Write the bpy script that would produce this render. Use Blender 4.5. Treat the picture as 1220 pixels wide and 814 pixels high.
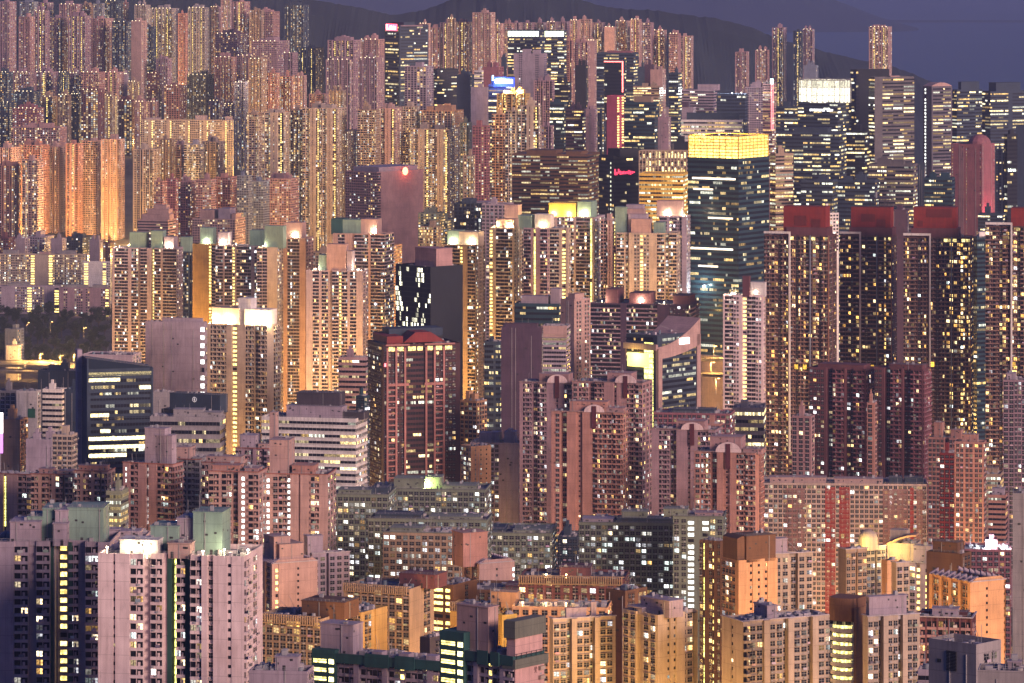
import bpy, math, random, re
import numpy as np
from mathutils import Vector

for o in list(bpy.data.objects):
    bpy.data.objects.remove(o)
sc = bpy.context.scene
COL = sc.collection
R = math.radians

# ------------------------------------------------------------------ camera
F, CX, HY, H = 5078.0, 610.0, -60.0, 420.0      # focal length, centre, horizon (photo pixels), eye height (m)
cam = bpy.data.objects.new('camera', bpy.data.cameras.new('camera'))
COL.objects.link(cam)
cam.location = (0, 0, H)
cam.rotation_euler = (R(90), 0, 0)
cam.data.sensor_width = 36
cam.data.lens = F / 1220 * 36
cam.data.shift_y = (HY - 407) / 1220
cam.data.clip_start = 5
cam.data.clip_end = 90000
sc.camera = cam

# ------------------------------------------------------------------ sky, afterglow, exposure
SUN_EL, SUN_AZ = 12.0, 42.0        # glow after sunset: height, degrees to the right of straight behind the camera
w = bpy.data.worlds.new('World'); sc.world = w; w.use_nodes = True
nt = w.node_tree; nt.nodes.clear()
sky = nt.nodes.new('ShaderNodeTexSky'); sky.sky_type = 'NISHITA'; sky.sun_disc = False
sky.sun_elevation = R(2.5); sky.sun_rotation = R(180 - SUN_AZ); sky.air_density = 1.5; sky.dust_density = 2.0; sky.ozone_density = 4.0
tint = nt.nodes.new('ShaderNodeMix'); tint.data_type = 'RGBA'; tint.blend_type = 'MULTIPLY'
tint.inputs['Factor'].default_value = 1.0
tint.inputs['B'].default_value = (0.72, 0.86, 1.95, 1)
bg = nt.nodes.new('ShaderNodeBackground'); bg.inputs['Strength'].default_value = 0.1
ow = nt.nodes.new('ShaderNodeOutputWorld')
nt.links.new(sky.outputs[0], tint.inputs['A'])
nt.links.new(tint.outputs['Result'], bg.inputs['Color'])
nt.links.new(bg.outputs[0], ow.inputs['Surface'])
sl = bpy.data.lights.new('sun', 'SUN'); sl.energy = 3.2; sl.angle = R(24); sl.color = (1.0, 0.67, 0.55)
so = bpy.data.objects.new('sun', sl); COL.objects.link(so)
# light travels from behind right (x>0, y<0) into the scene
dirv = Vector((-math.sin(R(SUN_AZ)) * math.cos(R(SUN_EL)), math.cos(R(SUN_AZ)) * math.cos(R(SUN_EL)), -math.sin(R(SUN_EL))))
so.rotation_euler = dirv.to_track_quat('-Z', 'Y').to_euler()
vs = sc.view_settings
vs.view_transform = 'Standard'; vs.look = 'None'; vs.gamma = 1; vs.use_curve_mapping = False
vs.exposure = 0.88
sc.cycles.max_bounces = 4; sc.cycles.diffuse_bounces = 1; sc.cycles.glossy_bounces = 2
sc.cycles.volume_bounces = 0
sc.cycles.use_light_tree = True
sc.cycles.sample_clamp_indirect = 3.0
sc.cycles.caustics_reflective = False; sc.cycles.caustics_refractive = False
HAZE = 4.8e-5
WIN = 0.95        # brightness of the lit rooms

def PX(px, d): return (px - CX) * d / F
def PZ(py, d): return H - (py - HY) * d / F
def lerp(a, b, t): return a + (b - a) * t
def sstep(a, b, x):
    t = min(1, max(0, (x - a) / (b - a))); return t * t * (3 - 2 * t)

# ------------------------------------------------------------------ materials
MATS = {}
def _nodes(name):
    m = bpy.data.materials.new(name); m.use_nodes = True
    return m, m.node_tree, m.node_tree.nodes['Principled BSDF']
def wall(col, rough=0.82, dirt=0.28, scale=0.12):
    key = ('wall', tuple(round(c, 3) for c in col), rough)
    if key in MATS: return MATS[key]
    m, t, p = _nodes('painted_wall')
    tc = t.nodes.new('ShaderNodeTexCoord'); mp = t.nodes.new('ShaderNodeMapping')
    mp.inputs['Scale'].default_value = (0.9, 0.9, 0.07)
    n1 = t.nodes.new('ShaderNodeTexNoise'); n1.inputs['Scale'].default_value = 1.0; n1.inputs['Detail'].default_value = 4
    n2 = t.nodes.new('ShaderNodeTexNoise'); n2.inputs['Scale'].default_value = scale; n2.inputs['Detail'].default_value = 3
    t.links.new(tc.outputs['Object'], mp.inputs['Vector']); t.links.new(mp.outputs[0], n1.inputs['Vector'])
    t.links.new(tc.outputs['Object'], n2.inputs['Vector'])
    ad = t.nodes.new('ShaderNodeMath'); ad.operation = 'ADD'
    t.links.new(n1.outputs['Fac'], ad.inputs[0]); t.links.new(n2.outputs['Fac'], ad.inputs[1])
    mr = t.nodes.new('ShaderNodeMapRange'); mr.inputs['From Min'].default_value = .7; mr.inputs['From Max'].default_value = 1.3
    t.links.new(ad.outputs[0], mr.inputs['Value'])
    mx = t.nodes.new('ShaderNodeMix'); mx.data_type = 'RGBA'
    mx.inputs['A'].default_value = (*[c * (1 - dirt) for c in col], 1)
    mx.inputs['B'].default_value = (*[min(.85, c * (1 + dirt * .4)) for c in col], 1)
    t.links.new(mr.outputs[0], mx.inputs['Factor'])
    # cast joints at each storey and the odd vertical one, plus a broken edge of stains
    sp = t.nodes.new('ShaderNodeSeparateXYZ'); t.links.new(tc.outputs['Object'], sp.inputs[0])
    def joint(out, per, wd):
        a = t.nodes.new('ShaderNodeMath'); a.operation = 'PINGPONG'; a.inputs[1].default_value = per / 2; t.links.new(out, a.inputs[0])
        b = t.nodes.new('ShaderNodeMath'); b.operation = 'LESS_THAN'; b.inputs[1].default_value = wd; t.links.new(a.outputs[0], b.inputs[0]); return b
    j1 = joint(sp.outputs['Z'], 5.6, .09); j2 = joint(sp.outputs['X'], 7.3, .06); j3 = joint(sp.outputs['Y'], 7.3, .06)
    m1 = t.nodes.new('ShaderNodeMath'); m1.operation = 'MAXIMUM'; t.links.new(j1.outputs[0], m1.inputs[0]); t.links.new(j2.outputs[0], m1.inputs[1])
    m2 = t.nodes.new('ShaderNodeMath'); m2.operation = 'MAXIMUM'; t.links.new(m1.outputs[0], m2.inputs[0]); t.links.new(j3.outputs[0], m2.inputs[1])
    n3 = t.nodes.new('ShaderNodeTexNoise'); n3.inputs['Scale'].default_value = .9; n3.inputs['Detail'].default_value = 6; n3.inputs['Roughness'].default_value = .7
    mp3 = t.nodes.new('ShaderNodeMapping'); mp3.inputs['Scale'].default_value = (1, 1, .22); t.links.new(tc.outputs['Object'], mp3.inputs['Vector']); t.links.new(mp3.outputs[0], n3.inputs['Vector'])
    st_ = t.nodes.new('ShaderNodeMapRange'); st_.inputs['From Min'].default_value = .56; st_.inputs['From Max'].default_value = .74; st_.inputs['To Max'].default_value = .55; t.links.new(n3.outputs['Fac'], st_.inputs['Value'])
    m3 = t.nodes.new('ShaderNodeMath'); m3.operation = 'MULTIPLY_ADD'; m3.inputs[1].default_value = .45; t.links.new(m2.outputs[0], m3.inputs[0]); t.links.new(st_.outputs[0], m3.inputs[2])
    m3.use_clamp = True
    mz = t.nodes.new('ShaderNodeMix'); mz.data_type = 'RGBA'; mz.inputs['B'].default_value = (*[c * .38 for c in col], 1)
    t.links.new(m3.outputs[0], mz.inputs['Factor']); t.links.new(mx.outputs['Result'], mz.inputs['A']); t.links.new(mz.outputs['Result'], p.inputs['Base Color'])
    p.inputs['Roughness'].default_value = rough
    MATS[key] = m; return m
def plain(name, col, rough=.6, metal=0, emit=None, es=0):
    key = (name, col, emit, es)
    if key in MATS: return MATS[key]
    m, t, p = _nodes(name)
    p.inputs['Base Color'].default_value = (*col, 1); p.inputs['Roughness'].default_value = rough
    p.inputs['Metallic'].default_value = metal
    if emit:
        p.inputs['Emission Color'].default_value = (*emit, 1); p.inputs['Emission Strength'].default_value = es
        m.cycles.emission_sampling = 'NONE'
    MATS[key] = m; return m
def pane_mat(name, node, attr):
    m, t, p = _nodes(name)
    p.inputs['Base Color'].default_value = (.016, .017, .024, 1); p.inputs['Roughness'].default_value = .22; p.inputs['Specular IOR Level'].default_value = .22
    a = t.nodes.new(node)
    if attr: a.attribute_name = attr
    tc = t.nodes.new('ShaderNodeTexCoord'); n = t.nodes.new('ShaderNodeTexNoise'); n.inputs['Scale'].default_value = 1.1
    n.inputs['Detail'].default_value = 1
    t.links.new(tc.outputs['Object'], n.inputs['Vector'])
    mr = t.nodes.new('ShaderNodeMapRange'); mr.inputs['From Min'].default_value = .35; mr.inputs['From Max'].default_value = .65
    mr.inputs['To Min'].default_value = .35 * WIN; mr.inputs['To Max'].default_value = 1.25 * WIN
    t.links.new(n.outputs['Fac'], mr.inputs['Value'])
    t.links.new(a.outputs['Color'], p.inputs['Emission Color'])
    last = mr.outputs[0]
    if not attr:                    # single windows: a mullion, and a curtain drawn part of the way
        n.inputs['Scale'].default_value = 3.5
        sx = t.nodes.new('ShaderNodeSeparateXYZ'); t.links.new(tc.outputs['Object'], sx.inputs[0])
        ab = t.nodes.new('ShaderNodeMath'); ab.operation = 'ABSOLUTE'; t.links.new(sx.outputs['X'], ab.inputs[0])
        gt = t.nodes.new('ShaderNodeMath'); gt.operation = 'GREATER_THAN'; gt.inputs[1].default_value = .045; t.links.new(ab.outputs[0], gt.inputs[0])
        rd = t.nodes.new('ShaderNodeMapRange'); rd.inputs['To Min'].default_value = -.75; rd.inputs['To Max'].default_value = .6; t.links.new(a.outputs['Random'], rd.inputs['Value'])
        cu = t.nodes.new('ShaderNodeMath'); cu.operation = 'GREATER_THAN'; t.links.new(sx.outputs['X'], cu.inputs[0]); t.links.new(rd.outputs[0], cu.inputs[1])
        cm = t.nodes.new('ShaderNodeMapRange'); cm.inputs['To Min'].default_value = .22; t.links.new(cu.outputs[0], cm.inputs['Value'])
        k1 = t.nodes.new('ShaderNodeMath'); k1.operation = 'MULTIPLY'; t.links.new(gt.outputs[0], k1.inputs[0]); t.links.new(cm.outputs[0], k1.inputs[1])
        k2 = t.nodes.new('ShaderNodeMath'); k2.operation = 'MULTIPLY'; t.links.new(k1.outputs[0], k2.inputs[0]); t.links.new(last, k2.inputs[1]); last = k2.outputs[0]
    t.links.new(last, p.inputs['Emission Strength'])
    m.cycles.emission_sampling = 'NONE'
    return m
M_PANE = pane_mat('window_glass', 'ShaderNodeAttribute', 'lit')
M_PANEO = pane_mat('window_glass_single', 'ShaderNodeObjectInfo', None)
M_ROOF = wall((.17, .16, .18), .9, .4, .25)
M_AC = wall((.42, .41, .42))
M_CLOTH, _t, _p = _nodes('laundry_cloth'); _a = _t.nodes.new('ShaderNodeAttribute'); _a.attribute_name = 'lit'; _t.links.new(_a.outputs['Color'], _p.inputs['Base Color']); _p.inputs['Roughness'].default_value = .9
M_PLAMP = plain('parapet_lamp_glow', (.8, .8, .8), .5, 0, (1, .78, .42), 2.2)
M_DARK = plain('dark_metal', (.03, .03, .035), .5)
M_STEEL = plain('painted_steel', (.35, .35, .37), .5)
C = dict(cream=(0.487, 0.395, 0.319), pink=(0.470, 0.311, 0.286), salmon=(0.454, 0.235, 0.193), lav=(0.386, 0.319, 0.386), grey=(.30, .28, .30),
         blue=(.20, .23, .31), maroon=(.15, .055, .065), red=(.24, .028, .02), ochre=(.56, .36, .12), yellow=(.68, .46, .10),
         olive=(.20, .23, .18), teal=(.02, .085, .085), mint=(.22, .34, .29), white=(.74, .70, .68), brown=(.15, .075, .042),
         orange=(.62, .36, .20), black=(.012, .015, .024), dark=(.06, .05, .065), purple=(.085, .05, .085), conc=(.33, .30, .31),
         mauve=(0.336, 0.227, 0.269), rose=(0.420, 0.252, 0.252), tan=(0.353, 0.260, 0.193), slate=(.035, .055, .09), wine=(.30, .12, .14), aqua=(.016, .05, .075),
         umber=(.25, .15, .125), blush=(.80, .62, .62), gold=(.75, .5, .1), crimson_lit=(.42, .08, .14))
CN = dict(cream='cream', pink='pale pink', salmon='salmon', lav='lavender grey', grey='grey', blue='blue grey', maroon='maroon',
          red='red', ochre='ochre', yellow='yellow', olive='grey green', teal='dark teal', mint='pale green', white='white',
          brown='brown', orange='orange', black='black', dark='dark', purple='dark purple', conc='concrete', mauve='mauve',
          rose='rose', tan='tan', slate='slate', wine='wine red', aqua='blue green', umber='umber', blush='pale pink', gold='golden', crimson_lit='crimson')

# ------------------------------------------------------------------ mesh building
BOXF = [(0, 1, 5, 4), (1, 2, 6, 5), (2, 3, 7, 6), (3, 0, 4, 7), (4, 5, 6, 7), (3, 2, 1, 0)]
class MB:
    def __init__(s): s.q = []; s.c = []
    def quads(s, a, col=None):
        a = np.asarray(a, float).reshape(-1, 4, 3)
        if not len(a): return
        s.q.append(a)
        s.c.append(np.zeros((len(a), 3)) if col is None else np.broadcast_to(np.asarray(col, float), (len(a), 3)))
    def box(s, x0, x1, y0, y1, z0, z1, col=None):
        v = np.array([(x0, y0, z0), (x1, y0, z0), (x1, y1, z0), (x0, y1, z0), (x0, y0, z1), (x1, y0, z1), (x1, y1, z1), (x0, y1, z1)], float)
        s.quads(v[np.array(BOXF)], col)
    def hexa(s, bottom, top, col=None):        # two rings of 4 points, counter-clockwise seen from above
        v = np.array(list(bottom) + list(top), float); s.quads(v[np.array(BOXF)], col)
    def panels(s, P, t, n, wd, ht, off, dep, col=None):
        """vertical boxes standing on a facade: P (k,3) bottom centres, t along the wall, n outward"""
        P = np.asarray(P, float)
        if not len(P): return
        t = np.array([t[0], t[1], 0.]); n = np.array([n[0], n[1], 0.]); up = np.array([0, 0, 1.])
        wd = np.broadcast_to(wd, len(P))[:, None]; ht = np.broadcast_to(ht, len(P))[:, None]
        A = P - t * wd / 2 + n * (off + dep); B = P + t * wd / 2 + n * (off + dep)
        A1 = A + up * ht; B1 = B + up * ht
        s.quads(np.stack([A, B, B1, A1], 1), col)
        if dep > .08:
            a, b, a1, b1 = A - n * dep, B - n * dep, A1 - n * dep, B1 - n * dep
            s.quads(np.stack([A1, B1, b1, a1], 1), col); s.quads(np.stack([B, b, b1, B1], 1), col)
            s.quads(np.stack([a, A, A1, a1], 1), col); s.quads(np.stack([a, b, B, A], 1), col)
    def tube(s, p0, p1, r, n=6, r2=None):
        p0, p1 = Vector(p0), Vector(p1); r2 = r if r2 is None else r2
        q = (p1 - p0).to_track_quat('Z', 'Y'); ring = []
        for k in range(n):
            e = q @ Vector((math.cos(2 * math.pi * k / n), math.sin(2 * math.pi * k / n), 0)); ring.append((p0 + e * r, p1 + e * r2))
        for k in range(n):
            a, b = ring[k], ring[(k + 1) % n]; s.quads([a[0], b[0], b[1], a[1]])
        for k in range(1, n - 2, 2):
            s.quads([ring[0][1], ring[k][1], ring[k + 1][1], ring[k + 2][1]])
    def build(s, name, mat, parent=None, kind=None, attr=False):
        if not s.q: return None
        a = np.concatenate(s.q); k = len(a)
        me = bpy.data.meshes.new(name)
        me.vertices.add(k * 4); me.vertices.foreach_set('co', a.reshape(-1).astype(np.float32))
        me.loops.add(k * 4); me.loops.foreach_set('vertex_index', np.arange(k * 4, dtype=np.int32))
        me.polygons.add(k); me.polygons.foreach_set('loop_start', np.arange(0, k * 4, 4, dtype=np.int32))
        me.update(calc_edges=True)
        if attr:
            c = np.concatenate(s.c); c4 = np.ones((k, 4), np.float32); c4[:, :3] = c
            at = me.attributes.new('lit', 'FLOAT_COLOR', 'FACE'); at.data.foreach_set('color', c4.reshape(-1))
        me.materials.append(mat)
        o = bpy.data.objects.new(name, me); COL.objects.link(o)
        if parent: o.parent = parent
        if kind: o['kind'] = kind
        return o
def pymesh(name, verts, faces, mat, parent=None, kind=None):
    me = bpy.data.meshes.new(name); me.from_pydata([tuple(v) for v in verts], [], faces); me.update()
    me.materials.append(mat); o = bpy.data.objects.new(name, me); COL.objects.link(o)
    if parent: o.parent = parent
    if kind: o['kind'] = kind
    return o
def tag(o, label, cat, group=None, kind=None):
    o['label'] = label; o['category'] = cat
    if group: o['group'] = group
    if kind: o['kind'] = kind
    return o
def empty(name, loc, rz=0):
    o = bpy.data.objects.new(name, None); COL.objects.link(o); o.location = loc; o.rotation_euler = (0, 0, rz)
    o.empty_display_size = 2; return o

# ------------------------------------------------------------------ terrain
GY = [-3000, 0, 350, 900, 1150, 1350, 1550, 1800, 2050, 2300, 2500, 2900, 3300, 4300, 4650, 5000, 5300, 5700, 5900, 6150, 6600, 7000, 8200]
GL = [420, 398, 330, 190, 125, 115, 98, 80, 62, 40, 22, 8, 4, 6, 22, 38, 58, 105, 120, 138, 178, 195, 220]
GR = [420, 398, 330, 190, 125, 115, 98, 80, 62, 40, 22, 8, 4, 4, 4, 4, 5, 8, 12, 20, 60, 100, 60]
GF = [420, 398, 330, 190, 125, 115, 98, 80, 62, 40, 22, 8, 4, 4, 4, 4, 4, 4, 4, 4, 4, 3, -6]
def ground(x, y):
    px = CX + x * F / max(y, 500)
    a = np.interp(y, GY, GL); b = np.interp(y, GY, GR); c = np.interp(y, GY, GF)
    t = sstep(250, 430, px); u = sstep(790, 900, px)
    return float(lerp(lerp(a, b, t), c, u))

def build_setting():
    ys = np.concatenate([np.arange(-3000, 700, 300), np.arange(700, 8201, 60)])
    xs = np.concatenate([[-4000, -2600, -1900], np.arange(-1500, 1501, 60), [1900, 2600, 4000]])
    vs_ = [(x, y, ground(x, y) if abs(x) < 2000 else ground(math.copysign(1500, x), y)) for y in ys for x in xs]
    n = len(xs); fs = [(j * n + i, j * n + i + 1, (j + 1) * n + i + 1, (j + 1) * n + i) for j in range(len(ys) - 1) for i in range(n - 1)]
    m, t, p = _nodes('asphalt_and_paving')
    tc = t.nodes.new('ShaderNodeTexCoord'); nz = t.nodes.new('ShaderNodeTexNoise'); nz.inputs['Scale'].default_value = .03; nz.inputs['Detail'].default_value = 6
    cr = t.nodes.new('ShaderNodeValToRGB'); cr.color_ramp.elements[0].position = .35; cr.color_ramp.elements[1].position = .65
    cr.color_ramp.elements[0].color = (.04, .04, .045, 1); cr.color_ramp.elements[1].color = (.11, .10, .095, 1)
    t.links.new(tc.outputs['Object'], nz.inputs['Vector']); t.links.new(nz.outputs['Fac'], cr.inputs['Fac']); t.links.new(cr.outputs[0], p.inputs['Base Color'])
    p.inputs['Roughness'].default_value = .9
    pymesh('ground', vs_, fs, m, None, 'structure')
    # sea reaching the horizon
    ms, t, p = _nodes('sea_water'); p.inputs['Base Color'].default_value = (.05, .08, .14, 1); p.inputs['Roughness'].default_value = .22
    pymesh('sea', [(-60000, 7300, 0), (60000, 7300, 0), (60000, 75000, 0), (-60000, 75000, 0)], [(0, 1, 2, 3)], ms, None, 'structure')
    # wooded hills: ridge lines given in photo pixels at their own distance, with real slopes in front and behind
    mh, t, p = _nodes('wooded_hillside')
    tc = t.nodes.new('ShaderNodeTexCoord'); nz = t.nodes.new('ShaderNodeTexNoise'); nz.inputs['Scale'].default_value = .012; nz.inputs['Detail'].default_value = 8
    cr = t.nodes.new('ShaderNodeValToRGB'); cr.color_ramp.elements[0].position = .3; cr.color_ramp.elements[1].position = .7
    cr.color_ramp.elements[0].color = (.006, .014, .018, 1); cr.color_ramp.elements[1].color = (.018, .030, .034, 1)
    t.links.new(tc.outputs['Object'], nz.inputs['Vector']); t.links.new(nz.outputs['Fac'], cr.inputs['Fac']); t.links.new(cr.outputs[0], p.inputs['Base Color'])
    p.inputs['Roughness'].default_value = 1
    def hill(pts, d, depth, seed, amp):
        rnd = random.Random(seed); X_ = np.arange(pts[0][0], pts[-1][0] + 1, 4)
        Y_ = np.interp(X_, [q[0] for q in pts], [q[1] for q in pts])
        jit = np.array([rnd.uniform(-1, 1) for _ in X_]); sm = np.convolve(np.array([rnd.uniform(-1, 1) for _ in X_]), np.ones(9) / 5, 'same')
        Y_ = Y_ + jit * amp * .45 + sm * amp
        prof = [(-1, 0), (-.75, .22), (-.5, .5), (-.3, .72), (-.12, .92), (0, 1), (.4, .6), (1, 0)]
        vv, ff = [], []
        for j, (s_, k) in enumerate(prof):
            for i, x in enumerate(X_):
                dd = d + s_ * depth; zt = max(PZ(Y_[i], d), 1)
                gully = 1 + .07 * math.sin(x * .035 + j * .5 + seed) * (1 if 0 < j < 4 else 0) + .04 * math.sin(x * .11 + seed + j)*(1 if 0 < j < 4 else 0)
                vv.append((PX(x, d), dd, -8 + (zt + 8) * k * (gully if k < 1 else 1)))
        nn = len(X_)
        for j in range(len(prof) - 1):
            for i in range(nn - 1): ff.append((j * nn + i, j * nn + i + 1, (j + 1) * nn + i + 1, (j + 1) * nn + i))
        pymesh('hills', vv, ff, mh, None, 'structure')
    hill([(-160, -70), (0, -30), (250, -16), (320, -6), (385, 2), (430, 10), (470, 19), (505, 12), (540, 0), (600, -14), (650, -8), (690, 0), (720, 7), (800, 16),
          (850, 22), (890, 33), (930, 48), (975, 60), (1010, 68), (1045, 76), (1085, 86), (1110, 97), (1140, 118), (1190, 150)], 8300, 1000, 3, 1.6)
    hill([(300, -60), (420, -22), (520, -8), (640, -16), (760, -30), (880, -34), (960, -12), (1010, 6), (1060, 26), (1120, 44), (1180, 60), (1250, 72), (1320, 80)], 25000, 3500, 8, .8)
    # haze: one closed box of even thin air
    hz = MB(); hz.box(-30000, 30000, -4000, 40000, -30, 900)
    m = bpy.data.materials.new('haze'); m.use_nodes = True; t = m.node_tree; t.nodes.clear()
    pv = t.nodes.new('ShaderNodeVolumePrincipled'); pv.inputs['Color'].default_value = (.45, .58, 1.0, 1); pv.inputs['Density'].default_value = HAZE; pv.inputs['Anisotropy'].default_value = 0.3
    o_ = t.nodes.new('ShaderNodeOutputMaterial'); t.links.new(pv.outputs[0], o_.inputs['Volume'])
    m.cycles.homogeneous_volume = True
    hz.build('haze', m, None, 'stuff')
build_setting()

# ------------------------------------------------------------------ lit windows
WARM = [(1, .55, .16), (1, .66, .26), (1, .74, .40), (1, .80, .52)]
COOL = [(.95, .95, 1), (.85, 1, .95), (1, .95, .82)]
def lit_colours(n, rng, p, pal, smax=3.2, far=False):
    c = np.zeros((n, 3)); on = rng.random(n) < p * (1.25 if far else .72)
    warm = np.array(WARM)[rng.integers(0, 4, n)]; cool = np.array(COOL)[rng.integers(0, 3, n)]
    wp = dict(res=.82 if far else .64, off=.72, warm=.95, cool=.25)[pal]
    if pal == 'warm': warm = warm * np.array((1, .92, .72))
    base = np.where((rng.random(n) < wp)[:, None], warm, cool)
    s = (.2 if far else .12) + smax * (.55 if far else 1) * rng.random(n) ** (2.6 if far else 2.4)
    c[on] = (base * s[:, None])[on]
    return c

UNIT = {}
def unit_window():
    if 'm' not in UNIT:
        b = MB(); b.box(-.5, .5, -.06, .02, 0, 1); o = b.build('window', M_PANEO); UNIT['m'] = o.data; bpy.data.objects.remove(o)
    return UNIT['m']

# ------------------------------------------------------------------ the buildings
TILE = {
    'c': 'b1.4:.6 k3.0 t1.0 b1.2:.5 d2.0:-2.4 s1.1:-1.8 d2.0:-2.4 b.7:.6 k3.0 d1.4:-1.5 b.6',
    'f': 'b1.0:.7 w2.6 d1.6:-2.2 w2.6 b.7:.7 d2:-3',
    'w': 'w2.9', 'k': 'k3.2 b.5', 'o': 'h9', 'g': 'g12', 'b': 'b10',
    'y': 'w3 w3 w3 w3 b5 s2.2 w3 w3 w3',
    'd': 'd3.2 b.6', 'm': 'b.7:.5 w2.6 d1.2:-1.6 k3 b.6:.5 d1.6:-2.5',
    'p': 'k3.0 b.6:.5 k3.0 d2:-3 b2.6:.6 t1 b2.6:.6 d2:-3 s1.3:-3 d2:-3',
}
NOUN = dict(c='tower with lit stair strips', f='finned tower', w='slab block', k='balcony tower', o='banded office block', g='glass office block',
            b='windowless block', y='slab with bright stair column', d='deep-window block', m='apartment tower', p='wide housing tower')
OBJN = dict(c='residential_tower', f='residential_tower', w='slab_block', k='residential_tower', o='office_building', g='office_building', b='industrial_building',
            y='slab_block', d='residential_tower', m='residential_tower', p='housing_tower')
CATN = dict(residential_tower='tower block', slab_block='slab block', office_building='office building', industrial_building='building', housing_tower='tower block')
SPECS = []
def bld(x0, x1, yt, d, st, col, label=None, xs=None, th=None, b=None, fh=2.8, front=None, side=None, lit=.3, pal='res', roof=None, name=None, cat=None,
        group=None, seed=None, wcol=None, ind=None, fn=None, par=1.1, pcol=None, smax=3.2, auto=True, rl=0, clut=None, cop=None):
    SPECS.append(dict(locals())); return SPECS[-1]

ORD = ['', 'first', 'second', 'third', 'fourth', 'fifth', 'sixth', 'seventh', 'eighth', 'ninth', 'tenth', 'eleventh', 'twelfth', 'thirteenth', 'fourteenth',
       'fifteenth', 'sixteenth', 'seventeenth', 'eighteenth', 'nineteenth', 'twentieth', 'twenty-first', 'twenty-second', 'twenty-third']
def row(d, phrase, group, ents, **kw):
    """one row of far buildings: 'x0-x1:top/style/colour' each, given from left to right"""
    for i, e in enumerate(ents.split()):
        xx, rest = e.split(':'); x0, x1 = [float(v) for v in xx.split('_')]
        f = rest.split('/'); yt = float(f[0]); st = f[1]; col = f[2]; k2 = dict(kw)
        for ex in f[3:]:
            k_, v_ = ex.split('='); k2[k_] = v_ if k_ == 'pal' else float(v_)
        fj = -1 if (x0 + x1) / 2 > 640 else 1
        th = k2.pop('th', 18 if fj > 0 else 12)
        xs = k2.pop('xs', None)
        if xs is None: xs = x1 - (x1 - x0) * .22 if i % 2 else x1 - (x1 - x0) * .30
        bld(x0, x1, yt, d + (i * 37 % 5) * 12, st, col, f'{CN[col]} {NOUN[st]}, {ORD[i + 1]} from left in {phrase}', xs=xs, th=th, group=group, seed=int(x0 * 7 + yt), **k2)

def parse(tile, total, rep=True):
    toks = [re.match(r'([a-zA-Z])([\d.]+)(?::(-?[\d.]+))?', t).groups() for t in tile.split()]
    L = [(k, float(wd), float(o or 0)) for k, wd, o in toks]; U = sum(q[1] for q in L)
    kd = -.9
    n = max(1, round(total / U)) if rep else 1; s = total / (U * n)
    L = [(k, wd * s, o) for _ in range(n) for k, wd, o in L]
    return [(k, wd, o + kd if k == 'k' and 0 < i < len(L) - 1 else o) for i, (k, wd, o) in enumerate(L)]

def facade_path(org, t, n, strips):
    pts, edges = [], []; u = 0
    for k, wd, o in strips:
        p0 = (org[0] + t[0] * u + n[0] * o, org[1] + t[1] * u + n[1] * o); u += wd
        p1 = (org[0] + t[0] * u + n[0] * o, org[1] + t[1] * u + n[1] * o)
        pts += [p0, p1]; edges.append((p0, p1, k, wd, t, n))
    return pts, edges

def run_lit(nf, nc, rng, p):
    m = np.zeros((nf, nc), bool)
    for i in range(nf):
        q = min(1, p * rng.gamma(1.1, 1.0))
        if q > .75: m[i] = rng.random(nc) < .93; continue
        j = 0
        while j < nc:
            L = int(rng.integers(1, 5)); m[i, j:j + L] = rng.random() < q; j += L
    return m

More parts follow.
